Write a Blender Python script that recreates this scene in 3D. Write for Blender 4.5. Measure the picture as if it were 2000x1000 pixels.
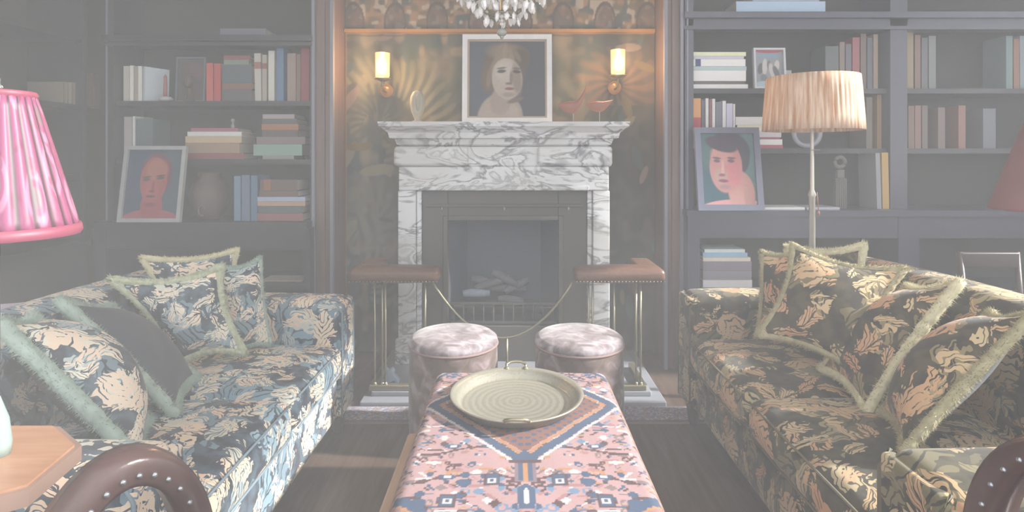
import bpy, math, random
import numpy as np
from mathutils import Vector, Matrix
for o in list(bpy.data.objects): bpy.data.objects.remove(o)
random.seed(7); RNG = np.random.RandomState(7)
S = bpy.context.scene; C = S.collection
# ---------------------------------------------------------------- camera, world, lights, exposure
EYE = 1.24; F = 1100.0; HY = 310.0
cd = bpy.data.cameras.new('camera'); cam = bpy.data.objects.new('camera', cd); C.objects.link(cam)
cam.location = (0, 0, EYE); cam.rotation_euler = (math.pi/2, 0, 0)
cd.sensor_width = 36; cd.lens = 36*F/2000; cd.shift_y = -(500-HY)/2000; cd.clip_start = 0.02
S.camera = cam
W = bpy.data.worlds.new('World'); S.world = W; W.use_nodes = True
WBG = W.node_tree.nodes['Background']; WBG.inputs[0].default_value = (0.97, 0.98, 1.0, 1); WBG.inputs[1].default_value = 2.1
sd = bpy.data.lights.new('sun', 'SUN'); sd.energy = 12.0; sd.angle = math.radians(2.5); sd.color = (1.0, 0.97, 0.92)
sun = bpy.data.objects.new('sun', sd); C.objects.link(sun)
sun.rotation_euler = (Vector((-0.86, 0.10, -0.50))).to_track_quat('-Z', 'Y').to_euler()
S.view_settings.view_transform = 'Standard'; S.view_settings.look = 'None'
S.view_settings.exposure = 0.0; S.view_settings.gamma = 1; S.view_settings.use_curve_mapping = False
HAZE = 0.055

def at(px, py, d): return Vector(((px-1000)/F*d, d, EYE-(py-HY)/F*d))
def zz(py, d): return EYE-(py-HY)/F*d
def xx(px, d): return (px-1000)/F*d
# ---------------------------------------------------------------- colour: finished look seen through the haze -> paint colour
VEIL = 0.175
def lin(c):
    c = c/255.0
    return c/12.92 if c <= 0.04045 else ((c+0.055)/1.055)**2.4
def D(r, g, b, veil=None, k=1.0):
    v = VEIL if veil is None else veil
    return tuple(min(0.92, max(0.012, (lin(x)-v)/(1-v)*k)) for x in (r, g, b))
MATS = {}
def mat(name, col, rough=0.6, metal=0.0, var=0.12, scale=14, bump=0.0, emit=None, estr=0.0, trans=0.0, sheen=0.0):
    if name in MATS: return MATS[name]
    m = bpy.data.materials.new(name); m.use_nodes = True; nt = m.node_tree; N = nt.nodes; L = nt.links
    b = N['Principled BSDF']; b.inputs['Roughness'].default_value = rough; b.inputs['Metallic'].default_value = metal
    tc = N.new('ShaderNodeTexCoord'); no = N.new('ShaderNodeTexNoise'); no.inputs['Scale'].default_value = scale; no.inputs['Detail'].default_value = 4
    L.new(tc.outputs['Object'], no.inputs['Vector'])
    mx = N.new('ShaderNodeMix'); mx.data_type = 'RGBA'
    mx.inputs[6].default_value = tuple(max(0, c*(1-var)) for c in col)+(1,); mx.inputs[7].default_value = tuple(min(1, c*(1+var)) for c in col)+(1,)
    L.new(no.outputs['Fac'], mx.inputs[0]); L.new(mx.outputs[2], b.inputs['Base Color'])
    if bump:
        bp = N.new('ShaderNodeBump'); bp.inputs['Strength'].default_value = bump; bp.inputs['Distance'].default_value = 0.01
        L.new(no.outputs['Fac'], bp.inputs['Height']); L.new(bp.outputs[0], b.inputs['Normal'])
    if emit: b.inputs['Emission Color'].default_value = emit+(1,); b.inputs['Emission Strength'].default_value = estr
    if trans: b.inputs['Transmission Weight'].default_value = trans; b.inputs['IOR'].default_value = 1.45
    if sheen: b.inputs['Sheen Weight'].default_value = sheen
    MATS[name] = m; return m
def ramp(N, stops, interp='LINEAR'):
    r = N.new('ShaderNodeValToRGB'); r.color_ramp.interpolation = interp; e = r.color_ramp.elements
    while len(e) > 1: e.remove(e[0])
    e[0].position = stops[0][0]; e[0].color = tuple(stops[0][1])+(1,)
    for p, c in stops[1:]:
        n = e.new(p); n.color = tuple(c)+(1,)
    return r
def fabric(name, dark, mid, leaf, blossom, scale=1.0, seed=0.0, leafamt=0.5):
    """verdure print: separate leaves and blooms, each turned its own way, on a dark ground"""
    if name in MATS: return MATS[name]
    m = bpy.data.materials.new(name); m.use_nodes = True; nt = m.node_tree; N = nt.nodes; L = nt.links
    b = N['Principled BSDF']; b.inputs['Roughness'].default_value = 0.85; b.inputs['Sheen Weight'].default_value = 0.15
    tc = N.new('ShaderNodeTexCoord'); mp = N.new('ShaderNodeMapping'); mp.inputs['Location'].default_value = (seed, seed*0.7, seed*1.3)
    mp.inputs['Scale'].default_value = (scale,)*3; L.new(tc.outputs['Object'], mp.inputs['Vector'])
    n1 = N.new('ShaderNodeTexNoise'); n1.inputs['Scale'].default_value = 9.0; n1.inputs['Detail'].default_value = 3; L.new(mp.outputs[0], n1.inputs['Vector'])
    wv = N.new('ShaderNodeVectorMath'); wv.operation = 'MULTIPLY_ADD'; wv.inputs[1].default_value = (.11, .11, .11)
    L.new(n1.outputs['Color'], wv.inputs[0]); L.new(mp.outputs[0], wv.inputs[2])
    def M(op, a, b2=None, c=None):
        n = N.new('ShaderNodeMath'); n.operation = op
        for k, x in enumerate((a, b2, c)):
            if x is None: continue
            if isinstance(x, (int, float)): n.inputs[k].default_value = x
            else: L.new(x, n.inputs[k])
        return n.outputs[0]
    def layer(sc, rx, ry, off, rib, thr=0.0):
        o_ = N.new('ShaderNodeVectorMath'); o_.operation = 'ADD'; o_.inputs[1].default_value = (off, off*.6, off*.3); L.new(wv.outputs[0], o_.inputs[0])
        v = N.new('ShaderNodeTexVoronoi'); v.inputs['Scale'].default_value = sc; L.new(o_.outputs[0], v.inputs['Vector'])
        d = N.new('ShaderNodeVectorMath'); d.operation = 'SUBTRACT'; L.new(o_.outputs[0], d.inputs[0]); L.new(v.outputs['Position'], d.inputs[1])
        e = N.new('ShaderNodeVectorMath'); e.operation = 'SCALE'; e.inputs['Scale'].default_value = 6.28; L.new(v.outputs['Color'], e.inputs[0])
        r = N.new('ShaderNodeVectorRotate'); r.rotation_type = 'EULER_XYZ'; L.new(d.outputs[0], r.inputs['Vector']); L.new(e.outputs[0], r.inputs['Rotation'])
        q = N.new('ShaderNodeVectorMath'); q.operation = 'MULTIPLY'; q.inputs[1].default_value = (sc/rx, sc/ry, sc/(ry*2.2)); L.new(r.outputs[0], q.inputs[0])
        ln = N.new('ShaderNodeVectorMath'); ln.operation = 'LENGTH'; L.new(q.outputs[0], ln.inputs[0])
        sx = N.new('ShaderNodeSeparateXYZ'); L.new(q.outputs[0], sx.inputs[0])
        edge = M('MULTIPLY_ADD', M('SINE', M('MULTIPLY', sx.outputs[0], 17.0)), .12, ln.outputs[1])      # serrated rim
        body = M('LESS_THAN', edge, 1.0)
        mid_ = M('GREATER_THAN', M('ABSOLUTE', sx.outputs[1]), rib)
        vein = M('LESS_THAN', M('SINE', M('MULTIPLY_ADD', sx.outputs[0], 15.0, M('MULTIPLY', M('ABSOLUTE', sx.outputs[1]), -14.0))), .75)
        sp = N.new('ShaderNodeSeparateColor'); L.new(v.outputs['Color'], sp.inputs[0])
        keep = M('GREATER_THAN', sp.outputs[2], thr)
        return M('MULTIPLY', M('MULTIPLY', body, M('MULTIPLY', mid_, vein)), keep), sp.outputs[1]
    ng = N.new('ShaderNodeTexNoise'); ng.inputs['Scale'].default_value = 22; ng.inputs['Detail'].default_value = 4; L.new(mp.outputs[0], ng.inputs['Vector'])
    g = ramp(N, [(.42, tuple(dark)), (.62, tuple(.72*x+.28*y for x, y in zip(dark, mid)))]); L.new(ng.outputs['Fac'], g.inputs[0]); cur = g.outputs[0]
    def over(cur, mask, ca, cb, f):
        c_ = N.new('ShaderNodeMix'); c_.data_type = 'RGBA'; c_.inputs[6].default_value = tuple(ca)+(1,); c_.inputs[7].default_value = tuple(cb)+(1,); L.new(f, c_.inputs[0])
        x = N.new('ShaderNodeMix'); x.data_type = 'RGBA'; L.new(mask, x.inputs[0]); L.new(cur, x.inputs[6]); L.new(c_.outputs[2], x.inputs[7]); return x.outputs[2]
    half = tuple(.5*(x+y) for x, y in zip(dark, mid))
    mk, f = layer(5.2, .62, .30, 0.0, .06, .15); cur = over(cur, mk, half, mid, f)
    mk, f = layer(9.0, .60, .26, 4.1, .10, .55-leafamt*.6); cur = over(cur, mk, mid, leaf, f)
    mk, f = layer(15., .58, .30, 9.7, .12, .70-leafamt*.7); cur = over(cur, mk, leaf, blossom, f)
    mk, f = layer(7.5, .40, .36, 15.3, .0, 1.02-leafamt*.75); cur = over(cur, mk, blossom, leaf, f)
    L.new(cur, b.inputs['Base Color'])
    MATS[name] = m; return m
def marble(name, base, vein, ochre):
    m = bpy.data.materials.new(name); m.use_nodes = True; nt = m.node_tree; N = nt.nodes; L = nt.links
    b = N['Principled BSDF']; b.inputs['Roughness'].default_value = 0.3
    tc = N.new('ShaderNodeTexCoord'); mp = N.new('ShaderNodeMapping'); mp.inputs['Scale'].default_value = (.9, .9, 2.0); mp.inputs['Rotation'].default_value = (0, .4, 0)
    L.new(tc.outputs['Object'], mp.inputs['Vector'])
    n0 = N.new('ShaderNodeTexNoise'); n0.inputs['Scale'].default_value = 3.4; n0.inputs['Detail'].default_value = 7; n0.inputs['Distortion'].default_value = 1.1
    L.new(mp.outputs[0], n0.inputs['Vector'])
    r = ramp(N, [(0.28, vein), (0.34, base), (0.43, base), (0.465, tuple(x*.6 for x in base)), (0.485, vein), (0.51, base), (0.56, base), (0.585, tuple(x*.5 for x in base)), (.62, base), (.70, tuple(x*.6 for x in base))])
    L.new(n0.outputs['Fac'], r.inputs[0])
    n1 = N.new('ShaderNodeTexNoise'); n1.inputs['Scale'].default_value = 2.2; L.new(mp.outputs[0], n1.inputs['Vector'])
    r1 = ramp(N, [(0.45, (0, 0, 0)), (0.65, (.55, .55, .55))]); L.new(n1.outputs['Fac'], r1.inputs[0])
    mx = N.new('ShaderNodeMix'); mx.data_type = 'RGBA'; mx.inputs[7].default_value = tuple(ochre)+(1,)
    L.new(r1.outputs[0], mx.inputs[0]); L.new(r.outputs[0], mx.inputs[6]); L.new(mx.outputs[2], b.inputs['Base Color'])
    MATS[name] = m; return m
def wood(name, a, c, rough=.45, axis=(1, 12, 12), scale=3):
    m = bpy.data.materials.new(name); m.use_nodes = True; nt = m.node_tree; N = nt.nodes; L = nt.links
    b = N['Principled BSDF']; b.inputs['Roughness'].default_value = rough
    tc = N.new('ShaderNodeTexCoord'); mp = N.new('ShaderNodeMapping'); mp.inputs['Scale'].default_value = axis; L.new(tc.outputs['Object'], mp.inputs['Vector'])
    n0 = N.new('ShaderNodeTexNoise'); n0.inputs['Scale'].default_value = scale; n0.inputs['Detail'].default_value = 5; L.new(mp.outputs[0], n0.inputs['Vector'])
    r = ramp(N, [(0.3, a), (0.7, c)]); L.new(n0.outputs['Fac'], r.inputs[0]); L.new(r.outputs[0], b.inputs['Base Color'])
    MATS[name] = m; return m
def painted(name, rough=.8, bump=0.0):
    if name in MATS: return MATS[name]
    m = bpy.data.materials.new(name); m.use_nodes = True; nt = m.node_tree; b = nt.nodes['Principled BSDF']; b.inputs['Roughness'].default_value = rough
    a = nt.nodes.new('ShaderNodeAttribute'); a.attribute_name = 'paint'; nt.links.new(a.outputs['Color'], b.inputs['Base Color'])
    MATS[name] = m; return m
# ---------------------------------------------------------------- mesh builder
class MB:
    def __init__(s): s.v = []; s.f = []; s.smooth = []
    def add(s, vs, fs, smooth=False):
        k = len(s.v); s.v += [tuple(p) for p in vs]; s.f += [tuple(i+k for i in f) for f in fs]; s.smooth += [smooth]*len(fs); return s
    def box(s, x0, x1, y0, y1, z0, z1, M=None):
        vs = [Vector(p) for p in ((x0,y0,z0),(x1,y0,z0),(x1,y1,z0),(x0,y1,z0),(x0,y0,z1),(x1,y0,z1),(x1,y1,z1),(x0,y1,z1))]
        if M: vs = [M @ p for p in vs]
        return s.add(vs, [(0,3,2,1),(4,5,6,7),(0,1,5,4),(1,2,6,5),(2,3,7,6),(3,0,4,7)])
    def rbox(s, x0, x1, y0, y1, z0, z1, r=.03, puff=(0,0,0), n=8, M=None, fn=None):
        c = Vector(((x0+x1)/2, (y0+y1)/2, (z0+z1)/2)); h = ((x1-x0)/2, (y1-y0)/2, (z1-z0)/2); r = min(r, *h)
        def ax(hh):
            e = [0, .25, .5, .75]
            a = [-hh+r*(1-math.cos(t*math.pi/2))*1.0 for t in e]
            return [-hh+r*t for t in e] + list(np.linspace(-hh+r, hh-r, n)) + [hh-r*t for t in reversed(e)]
        A = [ax(k) for k in h]
        def P(p):
            core = Vector([max(-(h[i]-r), min(h[i]-r, p[i])) for i in range(3)]); d = Vector(p)-core
            q = core + (d.normalized()*r if d.length > 1e-9 else d)
            u = [p[i]/h[i] for i in range(3)]
            for i in range(3):
                if puff[i]: j, k = (i+1) % 3, (i+2) % 3; q[i] += puff[i]*u[i]*(1-u[j]**2)*(1-u[k]**2)
            q = q+c
            if fn: q = fn(q)
            return (M @ q) if M else q
        for i in range(3):
            j, k = (i+1) % 3, (i+2) % 3
            for sg in (-1, 1):
                vs = []; fs = []
                for a in A[j]:
                    for b in A[k]:
                        p = [0, 0, 0]; p[i] = sg*h[i]; p[j] = a; p[k] = b; vs.append(P(p))
                nj, nk = len(A[j]), len(A[k])
                for a in range(nj-1):
                    for b in range(nk-1):
                        q = (a*nk+b, (a+1)*nk+b, (a+1)*nk+b+1, a*nk+b+1); fs.append(q if sg > 0 else q[::-1])
                s.add(vs, fs, True)
        return s
    def lathe(s, prof, c=(0,0,0), n=32, M=None, a0=0, a1=2*math.pi, rf=None):
        vs = []; fs = []; m = len(prof); full = abs(a1-a0-2*math.pi) < 1e-6; nn = n if full else n+1
        for i in range(nn):
            t = a0+(a1-a0)*i/n; k = rf(t) if rf else 1
            for r, z in prof:
                p = Vector((c[0]+r*k*math.cos(t), c[1]+r*k*math.sin(t), c[2]+z)); vs.append(M @ p if M else p)
        for i in range(n):
            i2 = (i+1) % nn
            for j in range(m-1): fs.append((i*m+j, i2*m+j, i2*m+j+1, i*m+j+1))
        return s.add(vs, fs, True)
    def tube(s, pts, r, n=8, close=False):
        pts = [Vector(p) for p in pts]; vs = []; fs = []; m = len(pts)
        R = r if isinstance(r, (list, tuple)) else [r]*m
        up0 = Vector((0, 0, 1))
        for i, p in enumerate(pts):
            a = pts[(i-1) % m] if (i > 0 or close) else p; b = pts[(i+1) % m] if (i < m-1 or close) else p
            t = (b-a).normalized(); u = up0 if abs(t.dot(up0)) < .95 else Vector((1, 0, 0))
            e = t.cross(u).normalized(); g = e.cross(t)
            for k in range(n):
                w = 2*math.pi*k/n; vs.append(p+e*R[i]*math.cos(w)+g*R[i]*math.sin(w))
        for i in range(m if close else m-1):
            for k in range(n):
                a = i*n+k; b = i*n+(k+1) % n; c2 = ((i+1) % m)*n+(k+1) % n; d = ((i+1) % m)*n+k; fs.append((a, b, c2, d))
        if not close: fs += [tuple(range(n))[::-1], tuple((m-1)*n+k for k in range(n))]
        return s.add(vs, fs, True)
    def cyl(s, p, q, r, n=12): return s.tube([p, q], r, n)
    def ball(s, c, r, sq=(1,1,1), n=12):
        prof = [(r*math.sin(math.pi*i/n), -r*math.cos(math.pi*i/n)) for i in range(n+1)]
        M = Matrix.Translation(c) @ Matrix.Diagonal((sq[0], sq[1], sq[2], 1)); return s.lathe(prof, n=n*2, M=M)
    def prism(s, poly, z0, z1):
        n = len(poly); return s.add([(x, y, z0) for x, y in poly]+[(x, y, z1) for x, y in poly],
            [tuple(range(n))[::-1], tuple(range(n, 2*n))]+[(i, (i+1) % n, n+(i+1) % n, n+i) for i in range(n)])
    def build(s, name, m, parent=None, loc=None, paint=None):
        me = bpy.data.meshes.new(name); me.from_pydata(s.v, [], s.f); me.update()
        me.polygons.foreach_set('use_smooth', s.smooth)
        if paint is not None:
            a = me.color_attributes.new('paint', 'FLOAT_COLOR', 'POINT'); a.data.foreach_set('color', np.c_[paint, np.ones(len(paint))].astype(np.float32).ravel())
        o = bpy.data.objects.new(name, me); C.objects.link(o); o.data.materials.append(m)
        if parent: o.parent = parent
        if loc: o.location = loc
        return o
def tag(o, label, cat, group=None, kind=None):
    o['label'] = label; o['category'] = cat
    if group: o['group'] = group
    if kind: o['kind'] = kind
    return o
def thing(name, label, cat, loc, rz=0, group=None):
    o = bpy.data.objects.new(name, None); C.objects.link(o); o.empty_display_size = .05; o.location = loc; o.rotation_euler = (0, 0, rz)
    return tag(o, label, cat, group)
def struct(name, mb, m):
    o = mb.build(name, m); o['kind'] = 'structure'; return o
# ---------------------------------------------------------------- colours
BK = mat('dark_joinery', (.045, .045, .055), .35, var=.06)
BK2 = mat('slate_joinery', (.08, .085, .12), .3, var=.06)
EDGE_HL = mat('edge_highlight_paint', (.22, .23, .29), .3, var=.06)  # pale bluish colour imitating the highlight along wood edges
REC = mat('recess_back', (.05, .05, .05), .8, var=.05)
FLOORM = wood('floor_boards', D(134, 127, 124), D(146, 138, 134), .35, (10, 1, 1), 4)
BRASS = mat('brass', D(180, 176, 160), .3, .7)
LEATH = mat('red_brown_leather', (.085, .048, .045), .25, bump=.1, scale=40); FENL = mat('tan_fender_leather', (.15, .075, .05), .4, bump=.2, scale=60, var=.3)
PAGE = mat('paper_edges', D(205, 200, 190), .8)
# ================================================================ ROOM
struct('floor', MB().box(-3.2, 3.6, -1.2, 3.75, -.05, 0), FLOORM)
WALLM = mat('wall_paint', D(140, 136, 132), .8)
struct('wall_back', MB().box(-3.2, 3.6, 3.62, 3.75, 0, 3.1), WALLM)
struct('wall_left', MB().box(-2.9, -2.78, -.5, 3.62, 0, 3.1), WALLM)
w = MB(); w.box(3.4, 3.52, 3.0, 3.62, 0, 3.1); w.box(3.4, 3.52, .4, 3.0, 0, .9); w.box(3.4, 3.52, .4, 3.0, 2.9, 3.1); w.box(3.4, 3.52, -.2, .4, 0, 3.1)
struct('wall_right', w, WALLM)
wf = MB(); wf.box(3.42, 3.48, .4, .46, .9, 2.9); wf.box(3.42, 3.48, 2.94, 3.0, .9, 2.9); wf.box(3.42, 3.48, .46, 2.94, .9, .96); wf.box(3.42, 3.48, .46, 2.94, 2.84, 2.9)
struct('window_1', wf, mat('window_paint', D(215, 215, 215), .5))
struct('ceiling', MB().box(-2.9, 3.52, .7, 3.75, 3.1, 3.2), mat('ceiling_paint', (.5, .48, .46), .9))
# pilasters either side of the chimney breast
PIL = wood('pilaster_wood', D(143, 135, 133), D(156, 142, 137), .3, (8, 8, 1), 3)
def pilaster(name, x0, x1, y0):
    m = MB(); m.box(x0, x1, y0, 3.62, 0, 3.1); w_ = x1-x0
    m.box(x0+w_*.4, x0+w_*.6, y0-.012, y0, 0, 3.1)
    o = struct(name, m, PIL)
    for a in (x0-.008, x1-.010): MB().box(a, a+.018, y0-.02, y0+.01, 0, 3.1).build('painted_edge_highlight', EDGE_HL, o)  # strips down both edges carry a painted highlight
pilaster('trim_1', -1.17, -1.06, 3.33)
pilaster('trim_2', .905, 1.0, 3.33)
# brown carved overlay strokes on the pilasters are small; a tapestry panel hangs between them
def tapestry(nx=330, nz=330):
    x0, x1, z0, z1 = -1.055, .90, .02, 2.5; y = 3.56
    X, Z = np.meshgrid(np.linspace(x0, x1, nx), np.linspace(z0, z1, nz), indexing='ij')
    PX = 1000+X/3.56*F; PY = HY-(Z-EYE)/3.56*F
    def c(*a): return np.array(D(*a))
    def vn(sx, sy, seed):
        r = np.random.RandomState(seed); g = r.rand(64, 64); u = (X*sx) % 63; v = (Z*sy+20) % 63
        i = u.astype(int); j = v.astype(int); fu = u-i; fv = v-j; fu = fu*fu*(3-2*fu); fv = fv*fv*(3-2*fv)
        return g[i, j]*(1-fu)*(1-fv)+g[i+1, j]*fu*(1-fv)+g[i, j+1]*(1-fu)*fv+g[i+1, j+1]*fu*fv
    col = np.ones(X.shape+(3,))*np.array((.10, .095, .075))
    n = vn(9, 9, 1)*.6+vn(22, 22, 2)*.4
    def mix(m, cc):
        nonlocal col
        m = np.clip(m, 0, 1)[..., None]; col = col*(1-m)+m*np.array(cc)
    mix((n-.5)*3, (.17, .15, .115)); mix((vn(6, 5, 4)-.55)*4, (.06, .08, .075)); mix((vn(14, 12, 7)-.66)*5, (.20, .17, .12)); mix((PX-1080)/160*.65, (.05, .042, .038))  # last mix darkens the right side, painting it as unlit
    # palm fronds arching over the left lamp
    for (cx, cy, r0, r1, a, b, nn, cc) in ((745, 260, 105, 175, 1.0, 1.0, 60, (.055, .065, .045)), (740, 262, 80, 150, 1.05, 1.0, 84, (.22, .20, .13)), (690, 300, 70, 120, .9, 1.2, 50, (.16, .15, .11)), (735, 240, 20, 60, 1.1, 1, 40, (.09, .095, .065)),
                                (1150, 270, 55, 130, .7, 1.5, 44, (.06, .07, .055)), (1205, 165, 12, 75, 1.1, .9, 30, (.19, .11, .07)), (1110, 250, 35, 60, .7, 1.7, 30, (.16, .15, .11)), (700, 560, 40, 110, .6, 1.6, 36, (.17, .165, .13)), (720, 440, 30, 80, .7, 1.4, 30, (.13, .13, .11))):
        R = np.hypot((PX-cx)/a, (PY-cy)/b)+6*(vn(18, 18, 5)-.5); T = np.arctan2(PY-cy, PX-cx)
        rid = np.clip(np.sin(T*nn*.5+R*.10+3*vn(8, 8, 9))*1.5, -1, 1)*.5+.5; mix(((R > r0) & (R < r1+14*(rid-.5)) & (PY < cy+40))*(.12+.78*rid)*np.clip(1.4-(R-r0)/(r1-r0), 0, 1), cc)
    for k in range(34):   # leaves and blooms down both sides
        r = np.random.RandomState(90+k); cx = r.choice([r.uniform(665, 770), r.uniform(1200, 1290), r.uniform(665, 1290)]); cy = r.uniform(70, 640); ang = r.uniform(0, 3.14); L = r.uniform(14, 36)
        u = (PX-cx)*math.cos(ang)+(PY-cy)*math.sin(ang); v = -(PX-cx)*math.sin(ang)+(PY-cy)*math.cos(ang)
        cc = [(158, 154, 142), (132, 138, 136), (160, 150, 145), (150, 142, 128), (134, 134, 132)][k % 5]
        mix((1-(u/L)**2-(v/(L*.32))**2)*4, c(*cc))
    # border above the rail
    top = PY < 56
    mix(top*1.0, c(146, 141, 134)); mix(top*(vn(26, 26, 11)-.5)*5, c(166, 150, 138)); mix(top*(vn(18, 22, 12)-.6)*6, c(132, 136, 136)); mix(top*(vn(34, 30, 15)-.66)*8, c(178, 172, 164))
    for cx in range(690, 1290, 82):
        R = np.hypot((PX-cx)/22, (PY-45)/42); mix(((R < 1) & top)*.7, c(140, 134, 134)); mix(((R < 1) & (R > .82) & top)*1.0, c(134, 131, 130))
    mix((np.abs(PY-62) < 5)*1.0, c(176, 150, 128)); mix((np.abs(PY-70) < 2)*.8, c(134, 130, 126)); mix((np.abs(PX-672) < 5)*.8*(PY > 60), c(168, 146, 124))
    wv = .006*np.sin(X*40)
    vs = [(a, y+c2, b) for a, b, c2 in zip(X.ravel(), Z.ravel(), wv.ravel())]
    fs = [(i*nz+j, (i+1)*nz+j, (i+1)*nz+j+1, i*nz+j+1) for i in range(nx-1) for j in range(nz-1)]
    m = MB(); m.add(vs, fs, True); k = len(vs); m.box(x0, x1, y+.012, y+.03, z0, z1)
    P = np.vstack([col.reshape(-1, 3), np.ones((8, 3))*c(140, 135, 128)])
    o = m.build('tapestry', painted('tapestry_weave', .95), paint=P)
    tag(o, 'large faded verdure tapestry with palm fronds hanging behind the marble fireplace', 'tapestry')
    MB().box(x0, x1, y-.022, y-.006, zz(64, 3.56), zz(58, 3.56)).build('gilt_rail', mat('gilt', D(178, 152, 126), .5), o)
tapestry()
# ================================================================ BOOKCASES
def bookcase(label, x0, x1, yf, shelves, ledge, base_y, stiles, top, cornice=None, m=BK, low=None, ms=None):
    t = thing('bookcase', label, 'bookcase', ((x0+x1)/2, yf, 0)); ox = (x0+x1)/2; ms = ms or m
    def b(n, mm, *a):
        q = MB()
        for i in range(0, len(a), 6): q.box(a[i]-ox, a[i+1]-ox, a[i+2]-yf, a[i+3]-yf, a[i+4], a[i+5])
        return q.build(n, mm, t)
    b('back_panel', REC, x0, x1, 3.595, 3.615, 0, 3.05)
    for s0, s1 in stiles: b('stile', ms, s0, s1, yf-.03, 3.595, ledge+.001, 3.05)
    b('painted_edge_highlight', EDGE_HL, stiles[0][0]+.008, stiles[0][0]+.018, yf-.036, yf-.03, ledge+.001, 3.05)  # thin line of painted highlight on the first stile
    for z in shelves: b('shelf', m, x0, x1, yf, 3.595, z-.03, z)
    b('ledge', ms, x0-.01, x1, base_y-.02, 3.595, ledge-.035, ledge)
    b('rail', ms, x0, x1, base_y, base_y+.03, ledge-.16, ledge-.035)
    for s0, s1 in stiles: b('base_stile', ms, s0-.01, s1+.01, base_y-.005, 3.595, 0, ledge-.035)
    if low: b('base_shelf', m, x0, x1, base_y+.01, 3.595, low-.03, low)
    b('plinth', m, x0, x1, base_y+.02, base_y+.05, 0, .12)
    z0, z1 = top
    q = MB(); q.box(x0-ox, x1-ox, -.03, .05, z0, z1); q.box(x0-ox, x1-ox, -.06, -.03, z1-.035, z1); q.box(x0-ox, x1-ox, -.045, -.03, z0, z0+.02); q.build('cornice', ms, t)
    b('upper_shelf', m, x0, x1, yf+.05, 3.595, z1-.03, z1)
    return t
dB = 3.35
LA, LB, LC = zz(198, 3.38), zz(311, 3.38), zz(430, 3.34)
bookcase('tall dark bookcase filling the wall left of the fireplace', -2.40, -1.175, dB, [LA, LB], LC, 3.25, [(-2.40, -2.35), (-1.190, -1.172)], (1.905, 1.965), low=.52)
RA, RB, RC = zz(174, 3.38), zz(290, 3.38), zz(407, 3.36)
bookcase('long slate-blue bookcase filling the wall right of the fireplace', 1.01, 3.38, dB, [RA, RB], RC, 3.24, [(1.02, 1.07), (2.23, 2.33), (3.3, 3.37)], (2.0, 2.10), low=.485, ms=BK2)
# glazed upper doors of the left bookcase
t = thing('bookcase', 'dark side bookcase running along the left wall behind the pink lampshade', 'bookcase', (-2.6, 2.6, 0))
def sb(n, m, x0, x1, y0, y1, z0, z1): return MB().box(x0+2.6, x1+2.6, y0-2.6, y1-2.6, z0, z1).build(n, m, t)
sb('back_panel', REC, -2.775, -2.76, 1.4, 3.24, 0, 3.0)
for yy in (1.4, 2.0, 2.62, 3.2): sb('stile', BK, -2.755, -2.44, yy, yy+.035, .78, 3.0)
for z in (1.15, 1.545, 1.93): sb('shelf', BK, -2.755, -2.45, 1.44, 3.2, z-.03, z)
sb('ledge', BK, -2.755, -2.42, 1.4, 3.24, .74, .775); sb('base_panel', BK, -2.755, -2.44, 1.4, 3.24, 0, .74)
# corbel bracket at the top of the left bookcase
# ---------------------------------------------------------------- books
BKN = [0]
def bmat(col): 
    return mat('book_%d_%d_%d' % col, D(*col, k=1.55), .55, var=.05, scale=30)
def book_mesh(w, dp, h):   # spine toward -y, thickness w along x, local origin bottom centre front
    c = MB(); tk = min(.003, w*.2); c.box(-w/2, w/2, 0, tk, 0, h); c.box(-w/2, -w/2+tk, tk, dp, 0, h); c.box(w/2-tk, w/2, tk, dp, 0, h)
    p = MB(); p.box(-w/2+tk, w/2-tk, tk, dp-.004, .003, h-.003); return c, p
def book(label, col, w, dp, h, M, group, band=None):
    c, p = book_mesh(w, dp, h); o = c.build('book', bmat(col)); o.matrix_world = M; tag(o, label, 'book', group)
    p.build('page_block', PAGE, o)
    if band:
        q = MB(); q.box(-w/2-.0004, w/2+.0004, -.001, .004, h*band[0], h*band[1]); q.build('spine_label', bmat(band[2]), o)
    return o
def standing(px0, px1, pt, z, d, label, col, group, dp=.17, lean=0, band=None):
    x0, x1 = xx(px0, d), xx(px1, d); h = zz(pt, d)-z; w = x1-x0-.0012
    M = Matrix.Translation(((x0+x1)/2, d, z)) @ Matrix.Rotation(lean, 4, 'Y'); 
    return book(label, col, w, dp, h, M, group, band)
def stack(z, d, items, group):   # items bottom to top: px0, px1, thickness px, label, colour
    for it in items:
        px0, px1, tp, label, col = it[:5]; x0, x1 = xx(px0, d), xx(px1, d); th = tp/F*d
        M = Matrix.Translation((x0, d, z+th/2)) @ Matrix.Rotation(math.pi/2, 4, 'Y')
        book(label, col, th-.001, .19 if len(it) < 7 else it[6], x1-x0, M, group, it[5] if len(it) > 5 else None); z += th
    return z
d1 = 3.39; G = 'books on the upper shelf of the left bookcase'; s = "left bookcase's upper shelf"
standing(241, 253, 129, LA, d1, 'grey-cream book at the far left end of the '+s, (190, 188, 180), G)
standing(253.5, 261, 128, LA, d1, 'white book second from the left end of the '+s, (215, 214, 208), G)
standing(262, 269, 129, LA, d1, 'taupe book between two white books at left of the '+s, (176, 170, 162), G)
standing(269.5, 277, 129, LA, d1, 'bright white book beside the angled volume on the '+s, (216, 214, 208), G)
o = standing(278, 284, 130, LA, d1, 'pale blue book turned cover-out by the candle on the '+s, (200, 208, 212), G, dp=.15); o.rotation_euler = (0, 0.03, -.42)
standing(403, 416, 123, LA, d1, 'left of the two salmon-red books on the '+s, (192, 132, 128), G)
standing(418, 431, 124, LA, d1, 'right of the two salmon-red books on the '+s, (186, 126, 126), G)
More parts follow.
